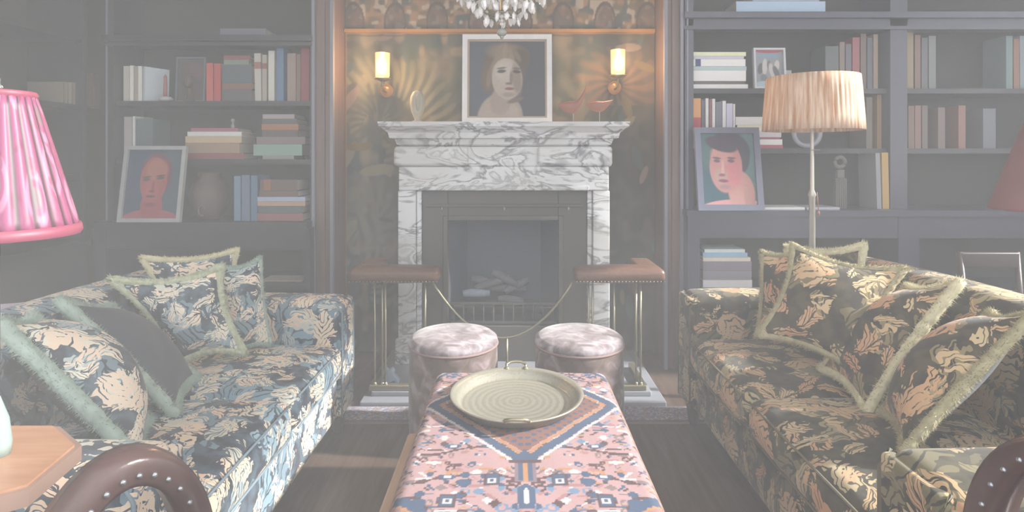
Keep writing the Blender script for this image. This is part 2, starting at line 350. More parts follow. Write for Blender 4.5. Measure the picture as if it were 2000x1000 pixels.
stack(LA, d1, [(433, 492, 24, 'black large book at the foot of the pile on the '+s, (134, 134, 134)), (434, 495, 12, 'brown book in the middle of the pile on the '+s, (150, 134, 128)),
   (434, 492, 36, 'thick charcoal book in the pile on the '+s, (131, 136, 138)), (437, 486, 10, 'grey-green book under the red one in the pile on the '+s, (150, 156, 148)),
   (437, 488, 8, 'thin red book topping the pile on the '+s, (156, 126, 128))], G)
standing(498, 511, 104, LA, d1, 'cream book with a red band right of the pile on the '+s, (188, 186, 182), G, lean=-.02, band=(.68, .82, (165, 138, 132)))
standing(512, 521, 107, LA, d1, 'narrow grey-beige book with faint red band on the '+s, (178, 172, 166), G, band=(.7, .82, (160, 135, 130)))
standing(524, 536, 99, LA, d1, 'tall white book left of the blue one on the '+s, (200, 199, 194), G)
standing(540, 554, 93, LA, d1, 'tall blue book on the '+s, (134, 148, 166), G)
standing(561, 578, 104, LA, d1, 'dusty beige book right of the blue one on the '+s, (162, 152, 148), G)
standing(579, 587, 106, LA, d1, 'slim brown book beside the dark red one on the '+s, (150, 138, 132), G)
standing(588, 604, 94, LA, d1, 'dark red book at the right end of the '+s, (158, 122, 126), G)
G = 'books on the middle shelf of the left bookcase'; s = "left bookcase's middle shelf"
standing(242, 258, 228, LB, d1, 'pale grey book standing at the left end of the '+s, (176, 172, 172), G)
standing(259, 264, 227, LB, d1, 'thin white book above the red portrait on the '+s, (206, 206, 206), G)
standing(266, 299, 232, LB, d1, 'wide dull teal book behind the red portrait on the '+s, (134, 142, 142), G)
zt = stack(LB, d1, [(358, 476, 12, 'wine red book under the left pile on the '+s, (158, 130, 130)), (362, 468, 20, 'thick tan book in the left pile on the '+s, (170, 156, 144)),
   (362, 472, 13, 'sand yellow book in the left pile on the '+s, (192, 178, 158)), (366, 472, 9, 'white book in the left pile on the '+s, (206, 208, 206)), (373, 465, 7, 'thin rose book topping the left pile on the '+s, (170, 138, 146))], G)
stack(LB, d1, [(513, 574, 7, 'thin grey book under the right pile on the '+s, (158, 160, 158)), (495, 590, 22, 'thick sea-green book in the right pile on the '+s, (154, 172, 164)),
   (501, 596, 15, 'mauve-grey book in the right pile on the '+s, (152, 146, 146)), (512, 582, 13, 'dark brown book in the right pile on the '+s, (136, 132, 131)), (511, 583, 12, 'terracotta book in the right pile on the '+s, (168, 142, 130)),
   (512, 580, 10, 'near-black book in the right pile on the '+s, (134, 133, 134)), (513, 575, 9, 'pale grey book topping the right pile on the '+s, (170, 166, 166))], G)
G = 'books on the ledge of the left bookcase'; s = "left bookcase's ledge"; d2 = 3.30
standing(457, 470, 344, LC, d2, 'steel-blue book, leftmost of the blue trio on the '+s, (142, 156, 168), G)
standing(472, 488, 342, LC, d2, 'slate book, middle of the blue trio on the '+s, (140, 148, 160), G)
standing(490, 503, 343, LC, d2, 'blue-grey book, rightmost of the blue trio on the '+s, (134, 146, 160), G)
stack(LC, d2, [(502, 592, 15, 'faded red book at the bottom of the pile on the '+s, (158, 136, 136)), (504, 590, 14, 'dark grey-green book in the pile on the '+s, (134, 138, 138)), (503, 596, 9, 'peach-edged book in the pile on the '+s, (182, 164, 150)),
   (502, 596, 9, 'light blue book in the pile on the '+s, (172, 180, 198)), (506, 582, 12, 'dark brown book above the light blue one on the '+s, (142, 133, 130)), (508, 580, 22, 'thick brown red-banded book topping the pile on the '+s, (138, 132, 130), (.1, .3, (156, 134, 126)))], G)
stack(.52, 3.3, [(232, 300, 10, 'thin white book lying on the base shelf of the left bookcase', (184, 190, 204)), ], 'books in the base of the left bookcase')
standing(505, 590, 552, .52, 3.3, 'wide dull red folder standing in the base of the left bookcase', (150, 130, 130), 'books in the base of the left bookcase')
# ---- side wall books (spines face the room)
G = 'books on the left wall bookcase'
for px0, px1, pt, col, lb in ((117, 124, 160, (158, 154, 146), 'narrow cream book furthest from the corner on the left wall shelf'), (126, 132, 160, (158, 154, 146), 'narrow cream book next to the bleached one on the left wall shelf'),
       (134, 140, 161, (164, 160, 152), 'bleached narrow book in the middle of the left wall shelf group'), (142, 150, 161, (156, 150, 142), 'grey-cream book beside the brown volumes on the left wall shelf'),
       (160, 171, 142, (146, 134, 128), 'taller brown book on the left wall shelf'), (172, 182, 142, (144, 133, 128), 'second taller brown book on the left wall shelf'), (184, 196, 146, (138, 132, 130), 'dark brown book nearest the room corner on the left wall shelf')):
    y0, y1 = 2.48*F/(1000-px0), 2.48*F/(1000-px1); h = zz(pt, (y0+y1)/2)-1.545
    M = Matrix.Translation((-2.48, (y0+y1)/2, 1.545)) @ Matrix.Rotation(math.pi/2, 4, 'Z'); book(lb, col, abs(y1-y0)-.002, .18, h, M, G)
# ---- right bookcase
G = 'books on the upper shelf of the right bookcase'; s = "right bookcase's upper shelf"
stack(RA, d1, [(1351, 1461, 10, 'white book at the foot of the pile on the '+s, (228, 228, 230)), (1356, 1455, 6, 'charcoal slim book in the pile on the '+s, (136, 135, 134)), (1354, 1457, 21, 'thick ivory book in the pile on the '+s, (224, 225, 222)),
   (1352, 1458, 8, 'thin pale teal book in the pile on the '+s, (178, 190, 192)), (1352, 1456, 14, 'blue-white book with dark spine square on the '+s, (216, 222, 232), (.06, .16, (120, 124, 146))),
   (1355, 1453, 6, 'thin lavender-grey book in the pile on the '+s, (190, 190, 200)), (1354, 1457, 8, 'lime-edged book topping the pile on the '+s, (208, 216, 188))], G)
for px0, px1, pt, col, lb in ((1612, 1638, 90, (134, 137, 137), 'dark green-grey wide book above the pleated lamp'), (1640, 1650, 82, (148, 142, 138), 'tan narrow book above the pleated lamp'), (1652, 1663, 86, (136, 136, 140), 'charcoal book left of the dusty red one'), (1665, 1679, 73, (160, 132, 134), 'dusty red book'),
        (1681, 1692, 66, (142, 136, 134), 'brown-grey book right of the dusty red one'), (1694, 1704, 74, (134, 136, 140), 'slate book left of the cream one'), (1706, 1715, 67, (164, 156, 148), 'cream narrow book beside the post'), (1772, 1784, 63, (158, 150, 138), 'straw-coloured tall book right of the post'), (1787, 1798, 68, (146, 136, 132), 'brown tall book right of the straw-coloured one'),
        (1800, 1812, 74, (136, 136, 137), 'charcoal tall book right of the post'), (1814, 1828, 70, (144, 146, 146), 'mid grey tall book right of the post'), (1965, 1978, 70, (142, 152, 152), 'grey-teal book near the right edge'), (1980, 1991, 76, (156, 138, 132), 'rust book near the right edge'), (1992, 2003, 70, (150, 158, 162), 'pale blue-grey book at the right edge')):
    standing(px0, px1, pt, RA, d1, lb+' on the '+s, col, G)
G = 'books on the middle shelf of the right bookcase'; s = "right bookcase's middle shelf"
for px0, px1, pt, col, lb, bd in ((1351, 1369, 192, (216, 172, 138), 'orange crimson-labelled book at the left end', (.4, .62, (186, 126, 130))), (1370, 1377, 196, (136, 136, 140), 'black slim book', None), (1378, 1384, 192, (214, 214, 216), 'slim white book', None), (1385, 1390, 194, (156, 134, 136), 'slim plum book', None),
        (1391, 1397, 193, (226, 226, 226), 'bright white book', None), (1398, 1410, 199, (146, 150, 158), 'slate blue book', None), (1411, 1418, 197, (220, 230, 234), 'icy white book', None), (1419, 1431, 202, (196, 196, 220), 'lilac book', None), (1432, 1436, 203, (214, 220, 222), 'thin pale book beside the lilac one', None),
        (1713, 1722, 185, (160, 146, 132), 'tan narrow book', None), (1692, 1704, 190, (142, 140, 136), 'olive-grey book', None), (1774, 1786, 207, (146, 136, 132), 'brown book right of the post', None), (1787, 1799, 206, (152, 138, 136), 'rosy brown book right of the post', None),
        (1801, 1812, 206, (140, 136, 134), 'umber book right of the post', None), (1832, 1846, 210, (144, 138, 136), 'taupe book', None), (1872, 1886, 206, (154, 138, 134), 'brick-brown book', None), (1920, 1945, 212, (140, 142, 146), 'wide grey book', None)):
    standing(px0, px1, pt, RB, d1, lb+' standing on the '+s, col, G, band=bd)
stack(RB, d1, [(1440, 1529, 7, 'crimson book at the foot of the pile on the '+s, (176, 132, 142)), (1440, 1528, 11, 'white book above the crimson one on the '+s, (222, 226, 232)), (1442, 1524, 4, 'thin burgundy book in the pile on the '+s, (160, 130, 140)),
   (1442, 1526, 12, 'greyish pink book in the pile on the '+s, (196, 192, 198)), (1440, 1496, 12, 'small yellow-cream book in the pile on the '+s, (214, 214, 198)), (1437, 1494, 16, 'thick white book topping the pile on the '+s, (214, 214, 218))], G)
G = 'books on the ledge of the right bookcase'; s = "right bookcase's ledge"; d3 = 3.32
standing(1713, 1722, 299, RC, d3, 'light grey book on the '+s, (158, 160, 164), G, lean=-.03)
standing(1724, 1737, 298, RC, d3, 'ochre book beside the light grey one on the '+s, (178, 160, 132), G, lean=-.02)
stack(RC, 3.27, [(1494, 1572, 5, 'white magazine lying left of the lamp pole on the '+s, (212, 214, 222))], G)
stack(RC, 3.27, [(1576, 1640, 5, 'pale grey magazine lying right of the lamp pole on the '+s, (180, 182, 190))], G)
G = 'books in the base of the right bookcase'; s = "right bookcase's base"
stack(.485, 3.3, [(1373, 1469, 15, 'icy white book at the foot of the pile in the '+s, (226, 236, 246)), (1373, 1468, 18, 'grey marbled book low in the pile in the '+s, (160, 158, 164)), (1373, 1468, 18, 'upper grey marbled book in the pile in the '+s, (154, 152, 160)),
   (1373, 1466, 8, 'cream book in the pile in the '+s, (216, 206, 196)), (1373, 1460, 9, 'blue book in the pile in the '+s, (166, 188, 208)), (1376, 1455, 7, 'pale aqua book topping the pile in the '+s, (204, 222, 222))], G)
# atlas leaning in the upper compartment at right
zt2 = 2.10
o = stack(zt2, 3.36, [(1438, 1612, 26, 'large pale blue folio lying above the cornice of the right bookcase', (172, 186, 202)), (1470, 1600, 16, 'grey-blue portfolio lying on the pale blue folio', (164, 172, 184))], 'folios above the right cornice')
stack(1.965, 3.4, [(430, 520, 20, 'slate folio shape added for a light patch above the left bookcase cornice', (142, 143, 150))], 'light patch stand-in above the left cornice')  # added folio standing in for a slanting patch of light
# ---------------------------------------------------------------- painted pictures
def canvas_cols(nx, nz, bg, shapes, noise=.04, seed=1):
    U, V = np.meshgrid(np.linspace(0, 1, nx), np.linspace(0, 1, nz), indexing='ij')
    col = np.ones((nx, nz, 3))*np.array(bg)
    for (cx, cy, rx, ry, rot, c, soft) in shapes:   # v measured from the top
        c_, s_ = math.cos(rot), math.sin(rot); a = (U-cx)*c_+((1-V)-cy)*s_; b = -(U-cx)*s_+((1-V)-cy)*c_
        r = np.hypot(a/rx, b/ry); m = np.clip((1-r)/soft+.5, 0, 1)[..., None]; col = col*(1-m)+m*np.array(c)
    col *= 1+noise*(np.random.RandomState(seed).rand(nx, nz, 1)*2-1)*2
    return np.clip(col, 0.01, .95).reshape(-1, 3)
def picture(name, label, px0, px1, pt, zb, d, fw, fm, bg, shapes, lean=.1, inner=None, ry=0.0, nx=110, nz=120, frame_d=.025):
    x0, x1 = xx(px0, d), xx(px1, d); w = x1-x0; h = zz(pt, d)-zb
    t = thing(name, label, 'picture', ((x0+x1)/2, d, zb), ry); 
    M = Matrix.Rotation(-lean, 4, 'X')
    m = MB()
    for a in ((-w/2, w/2, -frame_d, 0, 0, fw), (-w/2, w/2, -frame_d, 0, h-fw, h), (-w/2, -w/2+fw, -frame_d, 0, fw, h-fw), (w/2-fw, w/2, -frame_d, 0, fw, h-fw)): m.box(*a, M=M)
    m.build('frame', fm, t)
    if inner:
        q = MB(); e = fw*.35
        for a in ((-w/2+fw, w/2-fw, -frame_d*.6, -.002, fw, fw+e), (-w/2+fw, w/2-fw, -frame_d*.6, -.002, h-fw-e, h-fw), (-w/2+fw, -w/2+fw+e, -frame_d*.6, -.002, fw+e, h-fw-e), (w/2-fw-e, w/2-fw, -frame_d*.6, -.002, fw+e, h-fw-e)): q.box(*a, M=M)
        q.build('inner_slip', inner, t)
    q = MB(); vs = [M @ Vector((-w/2+fw*.9+(w-1.8*fw)*i/(nx-1), -.010, fw*.9+(h-1.8*fw)*j/(nz-1))) for i in range(nx) for j in range(nz)]
    q.add(vs, [(i*nz+j, (i+1)*nz+j, (i+1)*nz+j+1, i*nz+j+1) for i in range(nx-1) for j in range(nz-1)], False)
    k = len(vs); q.box(-w/2+fw*.9, w/2-fw*.9, -.009, -.001, fw*.9, h-fw*.9, M=M)
    P = np.vstack([canvas_cols(nx, nz, bg, shapes), np.ones((8, 3))*.3]); q.build('canvas', painted('oil_paint', .6), t, paint=P)
    return t
d_ = D
picture('portrait_painting', 'painted portrait of a red-faced man on slate blue, leaning on the left bookcase ledge', 233, 355, 284, LC, 3.22, .022, mat('pale_frame', d_(196, 198, 198), .5), d_(122, 130, 144),
   [(.86, .5, .22, .9, 0, d_(128, 138, 146), .6), (.54, .36, .29, .31, 0, d_(150, 124, 132), .12), (.5, 1.06, .56, .2, 0, d_(190, 136, 144), .08), (.5, .82, .2, .22, 0, d_(188, 132, 138), .12), (.5, .45, .245, .34, 0, d_(190, 134, 132), .08), (.55, .3, .2, .16, 0, d_(196, 146, 138), .3),
    (.47, .6, .14, .16, 0, d_(198, 136, 138), .4), (.37, .435, .065, .024, -.1, d_(134, 128, 130), .5), (.62, .415, .075, .022, -.1, d_(134, 128, 130), .5), (.37, .40, .08, .012, -.1, d_(140, 118, 120), .6), (.62, .38, .085, .012, -.1, d_(140, 118, 120), .6),
    (.5, .55, .025, .09, 0, d_(174, 128, 126), .6), (.48, .605, .05, .015, 0, d_(150, 116, 120), .6), (.47, .68, .085, .018, 0, d_(140, 116, 124), .5), (.47, .80, .1, .03, 0, d_(172, 120, 130), .8)], lean=.16)
picture('portrait_painting', 'painted portrait of a dark-haired man on teal in slate frame, on the right bookcase ledge', 1362, 1490, 247, RC, 3.20, .034, mat('slate_frame', d_(152, 155, 170), .35), d_(122, 140, 148),
   [(.9, .35, .16, .6, 0, d_(138, 160, 160), .5), (.15, .2, .2, .3, 0, d_(132, 150, 152), .6), (.56, .22, .36, .24, .15, d_(128, 126, 134), .12), (.74, .32, .17, .25, .1, d_(126, 126, 132), .15), (.62, 1.05, .66, .13, 0, d_(226, 180, 180), .08), (.72, .82, .24, .3, -.3, d_(216, 176, 172), .12), (.46, .47, .3, .36, .12, d_(214, 170, 170), .07),
    (.40, .3, .2, .14, 0, d_(222, 180, 176), .4), (.6, .55, .14, .18, 0, d_(222, 164, 168), .5), (.36, .6, .12, .12, 0, d_(208, 182, 176), .5), (.30, .39, .06, .024, .08, d_(150, 140, 150), .5), (.56, .39, .065, .024, .08, d_(150, 136, 146), .5), (.30, .35, .08, .014, .1, d_(150, 138, 142), .6), (.57, .35, .08, .014, .05, d_(150, 134, 140), .6),
    (.40, .50, .028, .11, .1, d_(232, 190, 190), .5), (.38, .585, .06, .02, 0, d_(176, 142, 150), .6), (.40, .665, .09, .022, .05, d_(168, 130, 144), .5), (.42, .75, .1, .03, .05, d_(190, 164, 168), .7), (.40, .16, .3, .1, .2, d_(130, 126, 134), .2)], lean=.16)
# ================================================================ FIREPLACE
MARB = marble('veined_marble', (.78, .80, .82), (.20, .20, .23), (.50, .49, .44))
IRON = mat('cast_iron', D(136, 135, 134), .5, .0, var=.05)
SOOT = mat('firebox_lining', D(137, 139, 144), .7, var=.08, scale=5)
fx = -.062   # centre line
t = thing('fireplace', 'veined grey and white marble fireplace with black iron insert', 'fireplace', (fx, 3.4, 0))
MZ = zz(237, 3.12)   # top of the mantel shelf
def fb(n, m, *a, r=.006):
    q = MB()
    for i in range(0, len(a), 6): q.rbox(a[i]-fx, a[i+1]-fx, a[i+2]-3.4, a[i+3]-3.4, a[i+4], a[i+5], r=r, n=2)
    return q.build(n, m, t)
def cornice_prof(x0, x1, ybase, prof, name):   # prof: (projection, z) from bottom to top; mitred returns
    q = MB(); vs = []; fs = []
    for p, z in prof: vs += [(x0-p-fx, 3.55-3.4, z), (x0-p-fx, ybase-p-3.4, z), (x1+p-fx, ybase-p-3.4, z), (x1+p-fx, 3.55-3.4, z)]
    for i in range(len(prof)-1):
        for j in range(3): a = i*4+j; fs.append((a, a+1, a+5, a+4))
    n = len(prof)-1; fs.append((n*4, n*4+1, n*4+2, n*4+3)); fs.append((3, 2, 1, 0)); q.add(vs, fs); return q.build(name, MARB, t)
yj = 3.24
jx0, jx1 = xx(772, yj), xx(1196, yj); ix0, ix1 = xx(822, yj), xx(1148, yj)
zf0, zf1 = zz(372, yj), zz(325, yj)
# moulded shelf: breakfront ends a little proud
cornice_prof(xx(783, yj), xx(1186, yj), yj, [(0, MZ-.135), (.02, MZ-.125), (.03, MZ-.095), (.055, MZ-.09), (.062, MZ-.06), (.09, MZ-.035), (.105, MZ-.025), (.11, MZ)], 'mantel_shelf')
fb('frieze', MARB, jx0+.002, jx1-.002, yj, 3.55, zf1-.001, MZ-.136, r=.012)
fb('frieze_block', MARB, xx(768, yj-.03), xx(914, yj-.03), yj-.03, yj+.02, zf1+.002, zf1+.115, r=.02)
fb('frieze_block', MARB, xx(1050, yj-.03), xx(1197, yj-.03), yj-.03, yj+.02, zf1+.002, zf1+.115, r=.02)
fb('lintel', MARB, jx0+.02, jx1-.02, yj-.005, 3.55, zf0, zf1, r=.008)
fb('lintel_moulding', MARB, ix0-.005, ix1+.005, yj-.02, yj+.01, zf0-.0, zf0+.028, r=.008)
fb('jamb', MARB, jx0+.015, ix0-.03, yj, 3.55, .06, zf0-.001, jx0+.0, ix0-.012, yj-.012, yj+.03, .06, .2)
fb('jamb', MARB, ix1+.03, jx1-.015, yj, 3.55, .06, zf0-.001, ix1+.012, jx1, yj-.012, yj+.03, .06, .2)
fb('jamb_slip', MARB, ix0-.028, ix0+.0, yj+.02, 3.55, .06, zf0-.001)
fb('jamb_slip', MARB, ix1, ix1+.028, yj+.02, 3.55, .06, zf0-.001)
# iron insert with opening
ox0, ox1, oz0, oz1 = xx(876, 3.3), xx(1090, 3.3), zz(628, 3.3), zz(430, 3.3)
fb('iron_insert', IRON, ix0, ox0, 3.28, 3.33, .06, zf0-.001, ox1, ix1, 3.28, 3.33, .06, zf0-.001, ox0, ox1, 3.28, 3.33, oz1, zf0-.001, ox0, ox1, 3.28, 3.33, .06, oz0-.02,
   ox0-.03, ox0, 3.265, 3.28, .1, oz1+.03, ox1, ox1+.03, 3.265, 3.28, .1, oz1+.03, ox0, ox1, 3.265, 3.28, oz1, oz1+.03, ix0+.02, ix1-.02, 3.268, 3.28, zf0-.1, zf0-.08)
q = MB(); yb = 3.545
q.add([(ox0-fx, -.07, oz0-.02), (ox1-fx, -.07, oz0-.02), (ox1-fx-.09, yb-3.4, oz0-.02), (ox0-fx+.09, yb-3.4, oz0-.02), (ox0-fx, -.07, oz1), (ox1-fx, -.07, oz1), (ox1-fx-.09, yb-3.4, oz1), (ox0-fx+.09, yb-3.4, oz1)],
      [(0, 1, 2, 3), (0, 3, 7, 4), (3, 2, 6, 7), (2, 1, 5, 6), (4, 7, 6, 5)]); q.build('firebox', SOOT, t)
for k, px in enumerate((863, 985, 1110)):
    q = MB(); q.ball((xx(px, 3.26)-fx, 3.262-3.4, zz(408, 3.26)), .007, (1, 1, 1.6), 8); q.build('knob', BRASS, t)
q = MB()
for k in range(11): x = ox0+.03+(ox1-ox0-.06)*k/10; q.cyl((x-fx, 3.30-3.4, oz0), (x-fx, 3.30-3.4, oz0+.10), .005, 6)
q.box(ox0+.01-fx, ox1-.01-fx, -.108, -.092, oz0+.10, oz0+.112); q.box(ox0+.01-fx, ox1-.01-fx, -.108, -.092, oz0-.01, oz0+.004); q.box(ox0+.02-fx, ox1-.02-fx, -.09, .08, oz0+.075, oz0+.085)
q.build('grate', IRON, t)
LOGM = mat('charred_log', D(150, 150, 154), .9, bump=.5, scale=30, var=.35); ASH = mat('ashy_log', D(176, 184, 196), .9, bump=.5, scale=30, var=.3)
lg = [(-.17, .34, 0.03, .16, 0, 'long pale ash-grey log lying at the front left of the grate', 1), (.06, .30, .02, .15, .1, 'log lying at front right of the grate', 0), (-.06, .40, .06, .22, -.3, 'tilted log crossing above the pale log in the grate', 0),
      (.02, .43, .05, .18, .5, 'steep log at the top centre of the log pile', 0), (.10, .38, .07, .16, -.45, 'short log leaning on the right of the pile', 0), (-.14, .41, .08, .12, .25, 'short log on the left of the pile', 0), (.0, .36, .09, .3, .05, 'back log lying behind the others in the grate', 0)]
for (dx, z, dy, L, rot, lb, a) in lg:
    z = oz0+.085+(z-.30)*.95+.02; q = MB(); pts = [(-L/2, 0, 0), (-L*.2, .004, .004), (L*.2, -.003, .002), (L/2, .0, 0)]; q.tube(pts, [.02, .026, .024, .018], 9)
    o = q.build('firewood_log', ASH if a else LOGM); o.location = (fx+dx*.9, 3.36+dy, z); o.rotation_euler = (0, rot, .1); tag(o, lb, 'log', 'logs in the grate')
# hearth slab, two steps
q = MB(); q.rbox(xx(735, 2.98), xx(1262, 2.98), 2.86, 3.62, .03, .06, r=.008, n=3); q.rbox(xx(712, 2.9), xx(1292, 2.9), 2.80, 3.62, 0, .032, r=.008, n=3)
tag(q.build('hearth', mat('hearth_stone', D(168, 170, 176), .35)), 'pale grey stone hearth slab stepping out under the marble fireplace', 'hearth')
# club fender
t = thing('fireside_fender', 'brass club fender with red-brown buttoned leather seats around the hearth', 'fender', (fx, 2.98, .06))
SZ = zz(546, 2.9)-.06; zs1 = zz(521, 2.9)-.06
def seat(x0, x1, sd):
    q = MB(); q.rbox(x0-fx, x1-fx, -.16, -.02, SZ, zs1, r=.028, puff=(0, 0, .012), n=6)
    xo = x0 if sd < 0 else x1
    q.rbox(min(xo, xo-sd*.13)-fx, max(xo, xo-sd*.13)-fx, -.025, .20, SZ, zs1, r=.028, n=4); o = q.build('leather_seat', FENL, t)
    q = MB(); 
    for k in range(26): q.ball((x0-fx+.012+(x1-x0-.024)*k/25, -.161, SZ+.006), .0035, n=4)
    q.build('stud_row', BRASS, o)
seat(xx(680, 2.84), xx(858, 2.84), -1); seat(xx(1121, 2.84), xx(1300, 2.84), 1)
for px in (731, 746, 752, 830, 1150, 1158, 1200, 1243, 1252):
    x = xx(px, 2.87)-fx; q = MB(); q.cyl((x, -.10, .02), (x, -.10, SZ+.005), .0055, 8); q.ball((x, -.10, .03), .012, n=6); q.build('rod', BRASS, t)
q = MB(); q.cyl((xx(990, 2.87)-fx, -.10, .02), (xx(990, 2.87)-fx, -.10, zz(657, 2.88)-.06), .006, 8); q.build('rod', BRASS, t)
q = MB(); pts = []
for k in range(25):
    s_ = k/24; px = 845+(1118-845)*s_; py = 552+(660-552)*(1-abs(2*s_-1)**2.0); pts.append((xx(px, 2.88)-fx, -.10, zz(py, 2.88)-.06))
q.tube(pts, .006, 8); q.build('curved_rail', BRASS, t)
q = MB(); q.rbox(xx(722, 2.88)-fx, xx(1262, 2.88)-fx, -.118, -.085, 0, .028, r=.006, n=2); q.box(xx(722, 2.88)-fx, xx(722, 2.88)-fx+.03, -.085, .2, 0, .028); q.box(xx(1262, 2.88)-fx-.03, xx(1262, 2.88)-fx, -.085, .2, 0, .028); q.build('base_rail', BRASS, t)
# crumpled paper by the left jamb
q = MB(); q.rbox(-.045, .045, -.02, .02, 0, .07, r=.01, n=5, fn=lambda p: Vector((p.x*(1-p.z*6)+.01*math.sin(p.z*90), p.y, p.z+.008*math.sin(p.x*120))))
o = q.build('paper_bag', mat('blue_paper', D(196, 212, 228), .7)); o.location = (xx(763, 2.98), 2.98, .06); tag(o, 'small crumpled pale blue paper by the left end of the fender', 'paper')
# ================================================================ mantelpiece things
t = picture('portrait_painting', 'portrait of a short-haired woman in white frame standing on the mantel', 903, 1078, 66, MZ, 3.30, .030, mat('white_frame', (.80, .80, .80), .4), (.05, .055, .07),
   [(.2, .4, .2, .6, 0, d_(132, 135, 140), .5), (.46, .36, .27, .30, .1, (.10, .065, .045), .2), (.28, .48, .11, .2, 0, (.13, .085, .055), .35), (.5, .17, .24, .11, .1, (.22, .16, .10), .5), (.66, .25, .12, .14, 0, (.09, .06, .04), .4), (.40, .25, .05, .12, .4, (.26, .19, .12), .6), (.55, .22, .04, .10, -.3, (.26, .19, .12), .6), (.33, .34, .035, .10, .3, (.24, .17, .11), .6), (.27, .5, .03, .12, .1, (.22, .15, .10), .7), (.35, .58, .03, .09, -.2, (.26, .18, .12), .7), (.47, .16, .03, .11, .1, (.28, .21, .14), .7), (.62, .2, .03, .09, -.5, (.20, .14, .09), .7), (.40, .14, .03, .09, .5, (.25, .18, .12), .7),
    (.33, 1.0, .2, .3, .2, d_(186, 178, 170), .12), (.58, 1.02, .12, .26, 0, d_(178, 168, 162), .14), (.42, .95, .24, .2, 0, d_(190, 180, 172), .2), (.42, .78, .13, .18, .2, d_(180, 170, 162), .2), (.50, .50, .19, .26, -.1, d_(194, 186, 178), .08), (.46, .4, .12, .12, 0, d_(202, 196, 188), .5), (.62, .5, .06, .2, -.1, d_(168, 158, 150), .5),
    (.43, .405, .055, .022, -.08, d_(128, 124, 122), .5), (.62, .41, .05, .02, .1, d_(126, 122, 120), .5), (.43, .365, .06, .012, -.12, d_(146, 136, 130), .6), (.62, .37, .05, .012, .12, d_(146, 136, 130), .6), (.55, .49, .02, .09, 0, d_(160, 150, 144), .6), (.52, .56, .04, .016, 0, d_(156, 142, 138), .6), (.53, .625, .06, .018, 0, d_(160, 130, 130), .5), (.52, .70, .08, .03, 0, d_(176, 166, 158), .7), (.6, .77, .1, .03, -.3, d_(150, 142, 136), .5)],
   lean=.07, inner=mat('tan_slip', d_(190, 176, 164), .5))
# carved shell sculpture
t = thing('sculpture', 'pale carved stone shell form standing at the left of the mantel', 'sculpture', (xx(815, 3.3), 3.3, MZ))
hS = zz(176, 3.3)-MZ; ST = mat('pale_stone', D(186, 184, 176), .6, var=.2, scale=25)
q = MB(); q.lathe([(0, .0), (.035, 0), (.036, .01), (.015, .02), (.018, .03), (.035, hS*.35), (.044, hS*.6), (.040, hS*.8), (.025, hS*.95), (0, hS)], n=24, M=Matrix.Diagonal((1, .6, 1, 1)), rf=lambda a: 1+.08*math.sin(5*a)); q.build('body', ST, t)
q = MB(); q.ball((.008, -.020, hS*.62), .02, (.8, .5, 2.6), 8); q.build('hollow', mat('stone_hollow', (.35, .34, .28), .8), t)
# birds on pins
BIRD = mat('terracotta_glaze', (.34, .13, .09), .4, var=.15)
def bird(px, py, d, w, label, tail):
    z = zz(py, d); t = thing('bird_figurine', label, 'figurine', (xx(px, d), d, MZ), group='bird figurines on the mantel')
    q = MB(); b0 = z-MZ
    n = 14; vs = []; fs = []; m = 12
    for i in range(n+1):
        s_ = i/n; x = (s_-.5)*w; r = .5*w*.56*math.sin(math.pi*min(1, s_*1.02))**.8*(1-.25*s_)+.0015; zc = b0+.012*math.cos(s_*6)*0 + (tail*w*max(0, s_-.55)**1.6*3.0) + .25*w*max(0, .15-s_)
        for j in range(m): a = 2*math.pi*j/m; vs.append((x, .6*r*math.cos(a), zc+r*math.sin(a)*(1 if math.sin(a) < 0 else .55)))
    for i in range(n):
        for j in range(m): fs.append((i*m+j, (i+1)*m+j, (i+1)*m+(j+1) % m, i*m+(j+1) % m))
    q.add(vs, fs, True); q.build('body', BIRD, t)
    q = MB(); q.cyl((0, 0, .003), (0, 0, b0-.01), .0022, 6); q.lathe([(0, 0), (.016, 0), (.016, .004), (0, .005)], n=14); q.build('pin_stand', mat('steel', D(196, 200, 202), .3, .6), t)
bird(1120, 206, 3.22, .18, 'larger terracotta bird with raised tail on a pin, right of the mantel portrait', 1.0)
bird(1171, 205, 3.22, .155, 'smaller terracotta bird on a pin at the right end of the mantel', .22)
